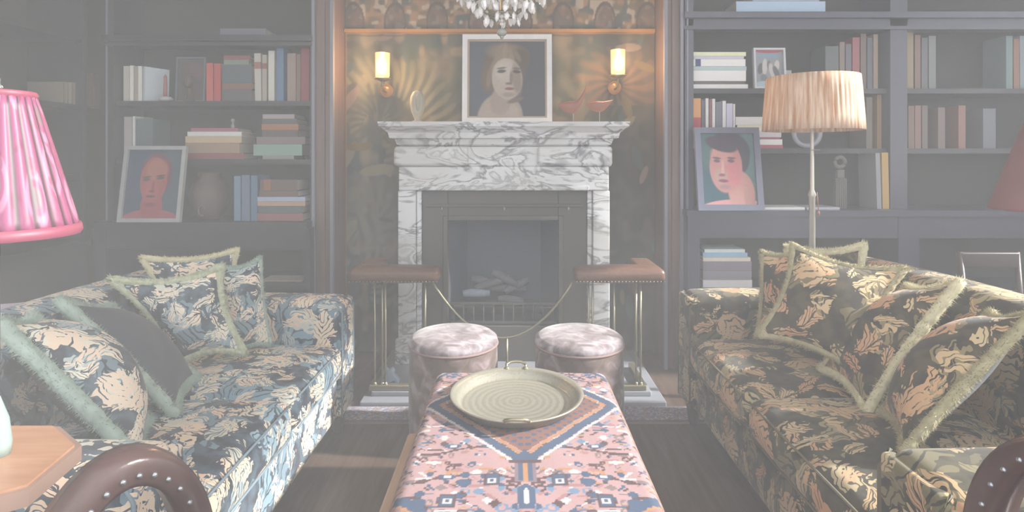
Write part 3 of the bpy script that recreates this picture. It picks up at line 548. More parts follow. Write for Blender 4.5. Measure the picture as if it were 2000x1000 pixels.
# ================================================================ wall sconces
GLS = mat('sconce_glass', (1, .9, .75), .12, var=.02, emit=(1.0, .55, .2), estr=.35, trans=.9); FL = mat('bulb_glow', (1, .8, .5), .3, emit=(1.0, .72, .38), estr=30)
def sconce(px, py, side, label):
    d = 3.42; x, z = xx(px, d), zz(py, d); t = thing('wall_sconce', label, 'wall lamp', (x, 3.535, z-.12), group='wall sconces either side of the portrait')
    dy = d-3.535
    q = MB(); q.lathe([(.0, 0), (.036, 0), (.042, .01), (.044, .15), (.040, .15), (.038, .012), (0, .012)], (0, dy, .045), n=24, rf=lambda a: 1+.03*math.cos(8*a)); o = q.build('glass_shade', GLS, t)
    q = MB(); q.lathe([(0, .062), (.018, .07), (.026, .10), (.022, .14), (.010, .17), (0, .19)], (0, dy, 0), n=16); q.build('bulb', FL, t)
    q = MB(); q.lathe([(0, 0), (.018, 0), (.05, .012), (.05, .018), (0, .02)], (0, dy, .026), n=20); q.cyl((0, dy, -.01), (0, dy, .03), .006, 8); q.tube([(0, dy, -.005), (0, dy+.03, -.03), (0, -.01, -.03)], .006, 8); q.build('arm', BRASS, t)
    q = MB(); q.lathe([(0, -.012), (.036, -.010), (.042, -.002), (.042, .008), (0, .008)], n=24, M=Matrix.Translation((0, 0, -.02)) @ Matrix.Rotation(math.pi/2, 4, 'X')); q.lathe([(0, -.012), (.03, -.01), (.034, 0)], n=16, M=Matrix.Translation((0, -.012, -.02)) @ Matrix.Rotation(math.pi/2, 4, 'X')); q.build('back_plate', mat('gilt_plate', D(200, 168, 140), .4, .3), t)
    ld = bpy.data.lights.new('sconce_lamp', 'POINT'); ld.energy = 15; ld.color = (1, .62, .3); ld.shadow_soft_size = .05
    l = bpy.data.objects.new('lamp_glow', ld); C.objects.link(l); l.parent = t; l.location = (0, dy-.06, .12)
sconce(747, 128, -1, 'brass sconce with glowing glass shade on the tapestry, above the stone shell sculpture')
sconce(1207, 122, 1, 'brass sconce with glowing glass shade on the tapestry, above the terracotta birds')
# ================================================================ smaller shelf things
t = thing('candle_holder', 'short red candle in a white dish on the left bookcase upper shelf', 'candle', (xx(323, 3.4), 3.4, LA))
q = MB(); q.lathe([(0, 0), (.035, 0), (.045, .018), (.028, .03), (.015, .035), (.012, .025), (0, .025)], n=20); q.build('dish', mat('white_glaze', D(206, 206, 208), .3), t)
q = MB(); q.lathe([(0, .025), (.011, .025), (.009, .15), (.002, .165), (0, .165)], n=12); q.build('candle', mat('red_wax', D(198, 148, 140), .5), t)
picture('framed_print', 'dim grey framed print behind the dark head on the left bookcase upper shelf', 346, 404, 112, LA, 3.47, .012, mat('grey_frame', d_(150, 152, 160), .4), d_(140, 136, 134), [(.6, .3, .3, .2, 0, d_(150, 136, 134), .5), (.3, .6, .2, .3, 0, d_(134, 134, 134), .5)], lean=.06, nx=30, nz=30)
t = thing('bust', 'small dark head bust on a stem before the dim framed print', 'bust', (xx(369, 3.41), 3.41, LA)); DK = mat('dark_bronze', D(142, 136, 132), .4)
q = MB(); q.ball((0, 0, .125), .034, (1, 1, 1.35), 10); q.ball((.0, -.03, .118), .008, (1, 1, 2), 6); q.build('head', DK, t)
q = MB(); q.lathe([(0, 0), (.035, 0), (.03, .012), (.012, .02), (.011, .09), (0, .09)], n=14); q.build('stem', DK, t)
t = thing('figurine', 'tiny pale figurine on top of the books on the left bookcase middle shelf', 'figurine', (xx(455, 3.44), 3.44, zt))
q = MB(); q.lathe([(0, 0), (.014, 0), (.012, .02), (.006, .03), (.007, .04), (0, .04)], n=12); q.build('body', ST, t); q = MB(); q.ball((0, 0, .048), .013, n=8); q.build('head', ST, t)
t = thing('vase', 'dark brown clay pot between the red portrait and the blue books', 'vase', (xx(410, 3.42), 3.42, LC))
q = MB(); q.lathe([(0, 0), (.06, 0), (.10, .07), (.115, .15), (.09, .22), (.06, .25), (.065, .28), (.055, .28), (.05, .25), (0, .2)], n=28); q.build('body', mat('brown_clay', D(142, 135, 132), .5, var=.1), t)
q = MB(); q.tube([(.01+.02*math.cos(a), -.105-.004*math.sin(a*2), .06+.03*math.sin(a)) for a in np.linspace(0, 5, 14)], .005, 6); q.build('relief', mat('clay_relief', D(158, 146, 142), .6), t)
picture('framed_print', 'white-framed coloured figure print beside the book pile on the right bookcase upper shelf', 1471, 1533, 94, RA, 3.38, .012, mat('white_print_frame', d_(214, 216, 222), .4), d_(170, 174, 180),
   [(.5, .02, .5, .06, 0, d_(190, 130, 140), .2), (.5, .15, .4, .06, 0, d_(160, 180, 196), .5), (.2, .5, .1, .16, .4, d_(140, 140, 142), .3), (.35, .45, .09, .22, .1, d_(208, 208, 206), .3), (.5, .4, .07, .12, 0, d_(150, 148, 150), .3), (.6, .55, .1, .2, -.3, d_(206, 204, 202), .3), (.78, .42, .09, .15, .2, d_(214, 210, 206), .3), (.75, .6, .09, .2, -.5, d_(144, 146, 148), .3), (.3, .75, .12, .1, 0, d_(152, 154, 158), .3), (.5, .93, .5, .1, 0, d_(188, 204, 214), .3)], lean=.08)
t = MB(); t.rbox(-.02, .02, 0, .03, 0, .12, r=.004, n=2); o = t.build('card_box', mat('white_card', D(192, 190, 196), .6)); o.location = (xx(1540, 3.42), 3.42, RA); tag(o, 'small white card box just right of the white-framed print', 'box')
t = thing('ring_clock', 'pale round ring-shaped clock standing on the right bookcase middle shelf under the lamp', 'clock', (xx(1575, 3.42), 3.42, RB)); R_ = .092
q = MB(); RT = Matrix.Translation((0, 0, R_+.002)) @ Matrix.Rotation(math.pi/2, 4, 'X'); q.lathe([(R_*.68, -.008), (R_*.72, .012), (R_, .012), (R_, -.012), (R_*.68, -.012), (R_*.68, -.008)], n=40, M=RT); q.build('rim', mat('silver_rim', D(178, 182, 192), .3), t)
q = MB(); q.lathe([(0, 0), (R_*.69, 0)], n=30, M=RT); q.build('dial', mat('dark_dial', D(134, 134, 136), .4), t)
t = thing('sculpture', 'ribbed stone column sculpture with a ring head on the right bookcase ledge', 'sculpture', (xx(1640, 3.35), 3.35, RC)); SC = mat('dim_stone', D(150, 150, 148), .7)
hh = zz(302, 3.35)-RC
q = MB(); q.rbox(-.033, .033, -.02, .02, 0, hh*.56, r=.006, n=2)
for k in range(5): q.cyl((-.024+.012*k, -.021, .01), (-.024+.012*k, -.021, hh*.55), .003, 6)
q.build('column', SC, t)
q = MB(); q.rbox(-.022, .022, -.015, .015, hh*.56, hh*.72, r=.006, n=2); q.build('neck', SC, t)
q = MB(); q.tube([(.030*math.cos(a), 0, hh*.86+.030*math.sin(a)) for a in np.linspace(0, 2*math.pi, 25)[:-1]], .012, 8, close=True); q.build('ring', SC, t)
# ================================================================ LAMPS
def pleated(prof_b, prof_t, z0, z1, n, amp, name, m, parent, rows=10):
    q = MB(); N_ = n*4; vs = []; fs = []
    for j in range(rows+1):
        s_ = j/rows; r = prof_b+(prof_t-prof_b)*s_; a_ = amp*(1 if 0 < j < rows else .3)
        for i in range(N_): a = 2*math.pi*i/N_; rr = r*(1+a_*math.cos(a*n)); vs.append((rr*math.cos(a), rr*math.sin(a), z0+(z1-z0)*s_))
    for j in range(rows):
        for i in range(N_): fs.append((j*N_+i, j*N_+(i+1) % N_, (j+1)*N_+(i+1) % N_, (j+1)*N_+i))
    q.add(vs, fs, True); o = q.build(name, m, parent); s = o.modifiers.new('thick', 'SOLIDIFY'); s.thickness = .002; return o
def ikat(name):
    m = bpy.data.materials.new(name); m.use_nodes = True; nt = m.node_tree; N = nt.nodes; L = nt.links; b = N['Principled BSDF']; b.inputs['Roughness'].default_value = .5
    tc = N.new('ShaderNodeTexCoord'); sp = N.new('ShaderNodeSeparateXYZ'); L.new(tc.outputs['Object'], sp.inputs[0])
    at2 = N.new('ShaderNodeMath'); at2.operation = 'ARCTAN2'; L.new(sp.outputs[1], at2.inputs[0]); L.new(sp.outputs[0], at2.inputs[1])
    cb = N.new('ShaderNodeCombineXYZ'); s1 = N.new('ShaderNodeMath'); s1.operation = 'MULTIPLY'; s1.inputs[1].default_value = .125; L.new(at2.outputs[0], s1.inputs[0]); L.new(s1.outputs[0], cb.inputs[0])
    s2 = N.new('ShaderNodeMath'); s2.operation = 'MULTIPLY'; s2.inputs[1].default_value = .42; L.new(sp.outputs[2], s2.inputs[0]); L.new(s2.outputs[0], cb.inputs[1])
    v = N.new('ShaderNodeTexVoronoi'); v.inputs['Scale'].default_value = 17; v.voronoi_dimensions = '2D'; v.inputs['Randomness'].default_value = .5; L.new(cb.outputs[0], v.inputs['Vector'])
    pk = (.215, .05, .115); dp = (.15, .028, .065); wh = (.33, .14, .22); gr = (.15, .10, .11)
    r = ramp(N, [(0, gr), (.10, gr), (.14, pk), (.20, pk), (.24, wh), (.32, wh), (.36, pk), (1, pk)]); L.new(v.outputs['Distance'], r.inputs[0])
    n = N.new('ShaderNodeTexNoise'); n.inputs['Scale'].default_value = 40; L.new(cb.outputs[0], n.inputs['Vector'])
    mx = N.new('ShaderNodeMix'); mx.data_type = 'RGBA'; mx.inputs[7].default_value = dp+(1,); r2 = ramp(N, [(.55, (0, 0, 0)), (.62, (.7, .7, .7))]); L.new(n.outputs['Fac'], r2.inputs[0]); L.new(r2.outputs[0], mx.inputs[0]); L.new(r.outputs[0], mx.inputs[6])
    # fold shade painted as a dark line in every pleat valley
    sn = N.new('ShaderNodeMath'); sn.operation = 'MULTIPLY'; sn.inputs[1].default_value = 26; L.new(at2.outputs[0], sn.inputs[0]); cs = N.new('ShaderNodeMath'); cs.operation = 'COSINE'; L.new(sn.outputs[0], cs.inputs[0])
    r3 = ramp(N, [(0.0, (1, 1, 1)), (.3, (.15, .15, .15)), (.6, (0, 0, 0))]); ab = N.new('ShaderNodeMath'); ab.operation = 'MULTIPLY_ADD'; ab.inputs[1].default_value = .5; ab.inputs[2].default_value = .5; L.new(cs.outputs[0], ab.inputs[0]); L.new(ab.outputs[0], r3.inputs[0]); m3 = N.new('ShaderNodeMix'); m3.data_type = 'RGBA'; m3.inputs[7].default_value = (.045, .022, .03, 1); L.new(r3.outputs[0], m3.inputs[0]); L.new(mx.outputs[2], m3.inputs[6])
    L.new(m3.outputs[2], b.inputs['Base Color']); return m
TT = .74
lx, ly = xx(-4, .95), .95
t = thing('table_lamp', 'table lamp with pleated pink patterned shade on the octagonal wooden table', 'lamp', (lx, ly, TT))
zb_, zt_ = zz(455, .95)-TT, zz(184, .95)-TT
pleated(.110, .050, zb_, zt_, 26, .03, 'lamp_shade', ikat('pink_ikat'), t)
TRM = mat('pink_trim', (.22, .045, .08), .5)
q = MB(); q.lathe([(.112, zb_-.006), (.115, zb_), (.1125, zb_+.012), (.108, zb_+.012)], n=48); q.build('trim_band', TRM, t)
q = MB(); q.lathe([(.051, zt_-.006), (.0535, zt_), (.051, zt_+.005), (.046, zt_+.005)], n=40); q.build('trim_band', TRM, t)
q = MB(); q.lathe([(0, 0), (.017, 0), (.019, .02), (.015, .06), (.006, .09), (.003, .10), (0, .10)], n=20); q.build('lamp_base', mat('celadon_glaze', (.24, .32, .30), .3), t)
q = MB(); q.cyl((0, 0, .09), (0, 0, zt_+.01), .003, 8); q.build('stem', IRON, t)
q = MB(); q.lathe([(0, zt_+.005), (.004, zt_+.005), (.007, zt_+.012), (.003, zt_+.018), (.004, zt_+.026), (0, zt_+.03)], n=12); q.build('finial', mat('chrome', D(220, 224, 226), .15, .9), t)
q = MB()
for a in (0, 2.094, 4.189): q.cyl((0, 0, zt_-.002), (.050*math.cos(a), .050*math.sin(a), zt_-.002), .0015, 6)
q.build('shade_ring', BRASS, t)
# octagonal table
WD = wood('orange_wood', (.28, .135, .07), (.38, .21, .125), .4, (2, 14, 2), 3)
t = thing('side_table', 'octagonal table with orange wooden top at the bottom left corner', 'table', (-1.0, .9, 0))
poly = [(-1.27, 1.055), (-.860, 1.055), (-.765, .985), (-.745, .865), (-.83, .80), (-1.27, .80), (-1.36, .87), (-1.36, .98)]
q = MB(); q.prism([(a+1.0, b-.9) for a, b in poly], TT-.004, TT); q.build('table_top', WD, t)
EDG = mat('dark_wood_edge', D(150, 132, 124, .1), .4)
q = MB(); cx, cy = -.05, .03; q.prism([(a+1.0+(.008 if a > -1 else -.008), b-.9+(.006 if b > .9 else -.006)) for a, b in poly], TT-.03, TT-.004); q.build('edge_moulding', EDG, t)
q = MB(); q.lathe([(0, .03), (.05, .03), (.045, .3), (.07, .5), (.05, TT-.03), (0, TT-.03)], (-.06, .02, 0), n=20); q.build('pedestal', EDG, t)
for a in (.6, 2.5, 3.8, 5.6):
    q = MB(); c, s_ = math.cos(a), math.sin(a); q.tube([(-.06+.03*c, .02+.03*s_, .16), (-.06+.09*c, .02+.06*s_, .06), (-.06+.18*c, .02+.10*s_, .018)], [.02, .018, .014], 8); q.build('foot', EDG, t)
# pleated straw floor lamp
def straw(name, a, c):
    m = wood(name, a, c, .8, (60, 60, 1.5), 1.2); return m
d5 = 2.86; t = thing('floor_lamp', 'floor lamp with straw-coloured pleated shade behind the right sofa', 'lamp', (xx(1586, d5), d5, 0))
z0_, z1_ = zz(255, d5), zz(151, d5)
pleated(.234, .214, z0_, z1_, 60, .008, 'lamp_shade', straw('raffia', D(196, 160, 138), D(240, 222, 204)), t, rows=4)
pole = mat('pale_metal', D(200, 198, 192), .25, .5)
q = MB(); q.lathe([(0, 0), (.15, 0), (.15, .012), (.03, .03), (.022, .05), (.016, .4), (.015, zz(385, d5)), (.02, zz(380, d5)), (.010, zz(370, d5)), (.0085, z0_), (.008, z1_-.02), (0, z1_-.02)], n=20); q.build('pole', pole, t)
q = MB(); q.cyl((.02, -.01, zz(375, d5)), (.028, -.01, zz(415, d5)), .002, 6); q.ball((.028, -.01, zz(416, d5)), .006, (1, 1, 2), 8); q.build('pull_cord', mat('cord_red', D(176, 140, 132), .6), t)
q = MB(); q.cyl((-.01, -.01, zz(293, d5)), (.035, -.012, zz(293, d5)), .003, 6); q.build('switch', BRASS, t)
q = MB(); 
for a in (0, 2.094, 4.189): q.cyl((0, 0, z1_-.024), (.212*math.cos(a), .212*math.sin(a), z1_-.024), .002, 6)
q.build('shade_ring', BRASS, t)
# red lamp at right edge
d6 = 2.25; t = thing('floor_lamp', 'dim dark red shaded lamp cut by the right edge of the view', 'lamp', (xx(2065, d6), d6, 0))
q = MB(); q.lathe([(.215, zz(411, d6)), (.213, zz(405, d6)), (.10, zz(235, d6))], n=48); o = q.build('lamp_shade', mat('dark_red_silk', D(154, 122, 124, .13), .7), t); sm = o.modifiers.new('thick', 'SOLIDIFY'); sm.thickness = .002
q = MB(); q.lathe([(0, 0), (.13, 0), (.13, .015), (.02, .03), (.01, .06), (.01, zz(235, d6)), (0, zz(235, d6))], n=16); q.cyl((-.1, 0, zz(235, d6)-.005), (.1, 0, zz(235, d6)-.005), .003, 6); q.build('pole', BRASS, t)
# ================================================================ CHANDELIER
cxx, cyy = xx(980, 2.0), 2.0
t = thing('chandelier', 'crystal chandelier hanging above the carpet-covered ottoman', 'chandelier', (cxx, cyy, 1.66))
q = MB(); q.cyl((0, 0, .55), (0, 0, 1.44), .006, 8); q.lathe([(0, 1.40), (.05, 1.41), (.06, 1.44), (0, 1.44)], n=20); q.build('stem', BRASS, t)
q = MB(); q.tube([(.26*math.cos(a), .26*math.sin(a), .36) for a in np.linspace(0, 2*math.pi, 33)[:-1]], .008, 8, close=True)
for k in range(6): a = k*math.pi/3; q.tube([(0, 0, .60), (.12*math.cos(a), .12*math.sin(a), .52), (.26*math.cos(a), .26*math.sin(a), .36)], .006, 6)
for R2, z2 in ((.17, .22), (.10, .13), (.05, .09)): q.tube([(R2*math.cos(a), R2*math.sin(a), z2) for a in np.linspace(0, 2*math.pi, 25)[:-1]], .004, 6, close=True)
for k in range(4): a = k*math.pi/2; q.tube([(.26*math.cos(a), .26*math.sin(a), .36), (.17*math.cos(a), .17*math.sin(a), .22), (.10*math.cos(a), .10*math.sin(a), .13), (.05*math.cos(a), .05*math.sin(a), .09)], .003, 6)
q.cyl((0, 0, .09), (0, 0, .6), .004, 6); q.cyl((-.05, 0, .09), (.05, 0, .09), .003, 6)
q.build('frame', BRASS, t)
CR = mat('cut_crystal', (.95, .94, .93), .1, var=.03, scale=60); CR.node_tree.nodes['Principled BSDF'].inputs['Specular IOR Level'].default_value = .9
CR.node_tree.nodes['Principled BSDF'].inputs['Transmission Weight'].default_value = .15
def crystal_mesh(r, L):
    q = MB(); n = 6; vs = [(0, 0, 0)]+[(r*math.cos(2*math.pi*i/n), r*.6*math.sin(2*math.pi*i/n), -L*.35) for i in range(n)]+[(r*.8*math.cos(2*math.pi*i/n), r*.5*math.sin(2*math.pi*i/n), -L*.75) for i in range(n)]+[(0, 0, -L)]
    fs = [(0, 1+i, 1+(i+1) % n) for i in range(n)]+[(1+i, 7+i, 7+(i+1) % n, 1+(i+1) % n) for i in range(n)]+[(7+i, 13, 7+(i+1) % n) for i in range(n)]; q.add(vs, fs); return q
proto = crystal_mesh(.011, .036).build('crystal_drop', CR, t); first = True; cnt = 0
rr = random.Random(4); rest = MB()
def drop(x, y, z, sc):
    global first, cnt
    if cnt < 96:
        o = proto if first else proto.copy()
        if not first: C.objects.link(o); o.parent = t
        first = False; cnt += 1; o.location = (x, y, z); o.rotation_euler = (rr.uniform(-.25, .25), rr.uniform(-.25, .25), rr.uniform(0, 3)); o.scale = (sc,)*3
    else:
        c = crystal_mesh(.011*sc, .036*sc); rest.add([(a+x, b+y, e+z) for a, b, e in c.v], c.f)
for R2, z2, n, sc in ((.05, .09, 9, 1.0), (.08, .115, 12, 1.0), (.10, .13, 16, 1.15), (.135, .175, 18, 1.1), (.155, .20, 20, 1.0), (.17, .22, 24, 1.2), (.20, .27, 26, 1.1), (.26, .36, 44, 1.3), (.14, .24, 26, 1.3), (.09, .18, 18, 1.3), (.22, .33, 30, 1.2)):
    for k in range(n):
        a = 2*math.pi*(k+.5*rr.random())/n; R2_ = R2*1.1; drop(R2_*math.cos(a), R2_*math.sin(a), z2+rr.uniform(-.008, .012), sc*rr.uniform(.85, 1.2))
o = rest.build('crystal_drops', CR, t); o['kind'] = 'stuff'
q = MB()
for z2, r2 in ((.085, .008), (.07, .006), (.058, .007)): q.ball((0, 0, z2), r2, n=8)
q.cyl((0, 0, .03), (0, 0, .09), .002, 6); q.build('bead_string', CR, t)
q = MB(); q.ball((0, 0, .028), .018, (1, 1, .8), 10); q.ball((0, 0, .012), .007, n=6); q.build('pendant', mat('pendant_glass', D(176, 178, 172), .1), t)
# ================================================================ SOFAS
TEAL = D(168, 184, 188, .1); 
FAB_L = fabric('blue_leaf_linen', (.035, .045, .065), (.22, .34, .42), (.72, .66, .52), (.80, .58, .42), 1.0, 0, .62)
FAB_L2 = fabric('blue_leaf_linen_cushion', (.045, .055, .07), (.26, .38, .44), (.80, .76, .62), (.85, .66, .50), 1.15, 3.1, .7)
FAB_R = fabric('gold_leaf_linen', (.03, .027, .02), (.17, .15, .08), (.50, .41, .24), (.50, .27, .14), .9, 5.7, .46)
FAB_R2 = fabric('gold_leaf_linen_cushion', (.04, .034, .026), (.22, .18, .09), (.60, .48, .28), (.58, .29, .15), .85, 8.3, .58)
def sofa(label, sx, xf, xb, y0, y1, fab, arm_z, back_z, legm):
    """sx=-1: sofa at the left facing +x; xf front plane, xb rear plane (absolute values)"""
    t = thing('sofa', label, 'sofa', (sx*(xf+xb)/2, (y0+y1)/2, 0)); ox, oy = (xf+xb)/2, (y0+y1)/2
    def X(a): return sx*(a-ox)
    def rb(q, a0, a1, b0, b1, c0, c1, **k): x0_, x1_ = sorted((X(a0), X(a1))); return q.rbox(x0_, x1_, b0-oy, b1-oy, c0, c1, **k)
    aw = .19
    rb(MB(), xf+.02, xb-.02, y0+.02, y1-.02, .10, .32, r=.03, n=6).build('base', fab, t)
    for (a, b) in ((y0, y0+aw), (y1-aw, y1)):
        q = MB(); rb(q, xf, xb-.05, a, b, .10, arm_z, r=.05, n=10, puff=(.0, .008, .012))
        rb(q, xf-.006, xf+.03, a+.01, b-.01, .12, arm_z-.015, r=.012, n=3); q.build('arm', fab, t)
    q = MB(); rb(q, xb-.24, xb, y0+.03, y1-.03, .12, back_z, r=.08, n=14, puff=(.03, 0, .03)); q.build('backrest', fab, t)
    ym = (y0+y1)/2+.03
    for a, b in ((y0+aw+.004, ym-.003), (ym+.003, y1-aw-.004)):
        q = MB(); rb(q, xf-.015, xb-.22, a, b, .31, .445, r=.045, n=12, puff=(.012, .0, .028)); o = q.build('seat_cushion', fab, t)
        q = MB(); xs = X(xf-.013); pts = [(xs, a-oy+.03, .432), (xs, b-oy-.03, .432)]; q.tube(pts, .004, 6); pts = [(xs, a-oy+.03, .325), (xs, b-oy-.03, .325)]; q.tube(pts, .004, 6); q.build('piping', MATS['sofa_piping_%d' % sx], o)
    for a in (xf+.05, xb-.06):
        for b in (y0+.06, y1-.06):
            q = MB(); q.lathe([(0, 0), (.022, 0), (.034, .09), (.034, .115), (0, .115)], (X(a), b-oy, 0), n=12); q.build('leg', legm, t)
    # welt along the front edges of the arms
    for yy in (y0+.01, y0+aw-.01, y1-aw+.01, y1-.01):
        q = MB(); q.tube([(X(xf-.004), yy-oy, .12), (X(xf-.004), yy-oy, arm_z-.05), (X(xf+.02), yy-oy, arm_z-.012)], .0045, 6); q.build('arm_piping', MATS['sofa_piping_%d' % sx], t)
    return t
mat('sofa_piping_-1', (.20, .27, .32), .7); mat('sofa_piping_1', (.14, .12, .08), .7)
LEGM = mat('sofa_leg', D(138, 134, 132), .4)
sofa('left sofa in blue-grey leafy linen facing the ottoman', -1, .74, 1.62, 1.085, 2.62, FAB_L, .62, .76, LEGM)
sofa('right sofa in golden-brown leafy linen facing the ottoman', 1, .80, 1.68, 1.04, 2.70, FAB_R, .625, .79, LEGM)
# ---------------------------------------------------------------- cushions
def cushion(label, TL, TR, BR, BL, th, fab, fringe, group, velvet=None, frl=.026, pinch=.14, seed=0):
    c = (TL+TR+BR+BL)/4; zmin = min(TL.z, TR.z, BR.z, BL.z); org = Vector((c.x, c.y, zmin))
    TL, TR, BR, BL = [p-org for p in (TL, TR, BR, BL)]
    nrm = (TR-BL).cross(TL-BR).normalized()
    t = thing('cushion', label, 'cushion', org, group=group)
    def B(u, v):
        u2 = u*(1-pinch*(1-v*v)); v2 = v*(1-pinch*(1-u*u)); a, b = (u2+1)/2, (v2+1)/2
        return BL*(1-a)*(1-b)+BR*a*(1-b)+TR*a*b+TL*(1-a)*b
    n = 22; ls = [math.sin(math.pi/2*k/n*1.0) if False else (2*k/n-1) for k in range(n+1)]; ls = [math.sin(x*math.pi/2) for x in ls]
    for sg, nm in ((1, 'front_panel'), (-1, 'back_panel')):
        q = MB(); vs = [B(u, v)+nrm*sg*th*(1 if sg > 0 else .55)*(max(0, (1-u*u)*(1-v*v))**.62+.006*math.sin(u*9+seed)*math.cos(v*7+seed)*((1-u*u)*(1-v*v)>0.02)) for u in ls for v in ls]
        fs = [(i*(n+1)+j, (i+1)*(n+1)+j, (i+1)*(n+1)+j+1, i*(n+1)+j+1) for i in range(n) for j in range(n)]
        if sg < 0: fs = [f[::-1] for f in fs]
        q.add(vs, fs, True); q.build(nm, fab if sg > 0 or not velvet else velvet, t)
    r = random.Random(seed+3); q = MB(); ring = []
    m = 60
    for (u0, v0, u1, v1) in ((-1, -1, 1, -1), (1, -1, 1, 1), (1, 1, -1, 1), (-1, 1, -1, -1)):
        for k in range(m): s_ = k/m; ring.append((u0+(u1-u0)*s_, v0+(v1-v0)*s_))
    pts = [B(u, v) for u, v in ring]; rad = [frl*.5*(1+.25*r.random()) for _ in pts]; q.tube(pts, rad, 7, close=True)
    for (u, v), p in zip(ring, pts):
        outw = (B(u*1.05, v*1.05)-p); 
        if outw.length < 1e-6: continue
        outw = outw.normalized(); tan = nrm.cross(outw)
        for k in range(34):
            a = r.uniform(-1.9, 1.9); dr = (outw*math.cos(a)+nrm*math.sin(a)+tan*r.uniform(-.5, .5)).normalized(); o_ = p+tan*r.uniform(-.008, .008); L = frl*r.uniform(.5, .95); e = dr.cross(nrm if abs(dr.dot(nrm)) < .8 else tan).normalized()*.0024; g = dr.cross(e).normalized()*.0022
            q.add([o_+e, o_-e*.5+g, o_-e*.5-g, o_+dr*L], [(0, 1, 3), (1, 2, 3), (2, 0, 3)])
    q.build('fringe', fringe, t)
    return t
FRG = mat('sage_fringe', (.50, .53, .38), .9, var=.4, scale=50); FRT = mat('teal_fringe', (.36, .46, .40), .9, var=.35, scale=40); FRY = mat('straw_fringe', (.66, .62, .42), .9, var=.3, scale=60); FRO = mat('olive_fringe', (.40, .36, .22), .9, var=.4, scale=50)
VEL = mat('slate_velvet', (.05, .057, .075), .7, sheen=.12); BRN = mat('brown_velvet', (.045, .04, .035), .8)
GL, GR = 'cushions on the left sofa', 'cushions on the right sofa'
V = Vector
cushion('upright leafy cushion with thin teal fringe nearest the far arm of the left sofa', at(425, 520, 2.26), at(508, 503, 2.34), V((-1.00, 2.33, .47)), V((-1.10, 2.18, .47)), .055, FAB_L2, FRT, GL, seed=1, frl=.018)
cushion('fringed cushion peeping out behind the large cream-leaf cushion on the left sofa', V((-1.46, 2.22, .85)), V((-1.18, 2.42, .85)), V((-1.20, 2.42, .47)), V((-1.38, 2.30, .47)), .05, FAB_L2, FRY, GL, seed=2, frl=.022)
cushion('large cream-leaf cushion with sage fringe in the middle of the left sofa', at(216, 545, 1.98), at(432, 520, 2.10), at(478, 690, 2.12), at(350, 712, 2.02), .075, FAB_L2, FRG, GL, seed=3, frl=.028, pinch=.22)
cushion("slate velvet cushion with thick teal fringe, second from the left sofa's near arm", V((-1.365, 1.70, .81)), V((-1.40, 1.96, .72)), V((-1.12, 2.00, .46)), V((-1.01, 1.69, .47)), .085, VEL, FRT, GL, velvet=FAB_L2, seed=4, frl=.034)
cushion('floral cushion with thick sage-teal fringe nearest the near arm of the left sofa', V((-1.25, 1.37, .84)), V((-1.40, 1.64, .78)), V((-1.07, 1.66, .46)), V((-.90, 1.37, .49)), .12, FAB_L2, FRT, GL, velvet=BRN, seed=5, frl=.034)
cushion('narrow floral cushion behind at the far end of the right sofa', at(1487, 492, 2.40), at(1575, 485, 2.34), at(1570, 660, 2.30), at(1480, 650, 2.40), .055, FAB_R2, FRO, GR, seed=6, frl=.02)
cushion('cushion with pale fringed corner rising behind the large rose cushion on the right sofa', V((1.18, 2.42, .86)), at(1688, 478, 2.28), V((1.38, 2.22, .47)), V((1.18, 2.38, .47)), .055, FAB_R2, FRY, GR, seed=7, frl=.03)
cushion('large golden rose-print cushion with thin sage fringe on the right sofa', at(1548, 478, 2.16), at(1768, 524, 1.96), at(1690, 742, 1.88), at(1478, 655, 2.08), .085, FAB_R2, FRO, GR, seed=8, frl=.024, pinch=.20)
cushion('golden leafy cushion with white fringed tip leaning beside the rose-print cushion', V((1.42, 2.02, .78)), V((1.375, 1.73, .86)), V((1.09, 1.73, .46)), V((1.13, 2.06, .47)), .095, FAB_R2, FRY, GR, velvet=VEL, seed=9, frl=.030)
cushion('golden leafy cushion nearest the near arm of the right sofa, cut by the edge', V((1.43, 1.68, .78)), V((1.32, 1.42, .85)), V((.99, 1.42, .50)), V((1.12, 1.72, .46)), .10, FAB_R2, FRO, GR, velvet=VEL, seed=10, frl=.026)
# ================================================================ OTTOMAN
ocx, oy0, oy1 = .035, 1.0, 2.19; ocy = (oy0+oy1)/2; hx, hy = .335, (oy1-oy0)/2
t = thing('ottoman', 'long ottoman covered in pink and blue patterned carpet between the sofas', 'ottoman', (ocx, ocy, 0))
q = MB(); q.rbox(-hx+.006, hx-.006, -hy+.006, hy-.006, .20, .412, r=.05, n=6); q.build('upholstery', mat('brown_kilim_side', D(156, 136, 126, .1), .9, bump=.3, scale=50), t)
q = MB(); q.rbox(-.43, .40, -hy-.02, hy-.05, .155, .20, r=.012, n=3); q.build('wooden_base', wood('light_oak', D(192, 164, 142, .1), D(206, 178, 154, .1), .5, (12, 1, 12), 3), t)
for a in (-.34, .32):
    for b in (-hy+.1, hy-.18): q = MB(); q.lathe([(0, 0), (.025, 0), (.03, .156), (0, .156)], (a, b, 0), n=12); q.build('leg', LEGM, t)
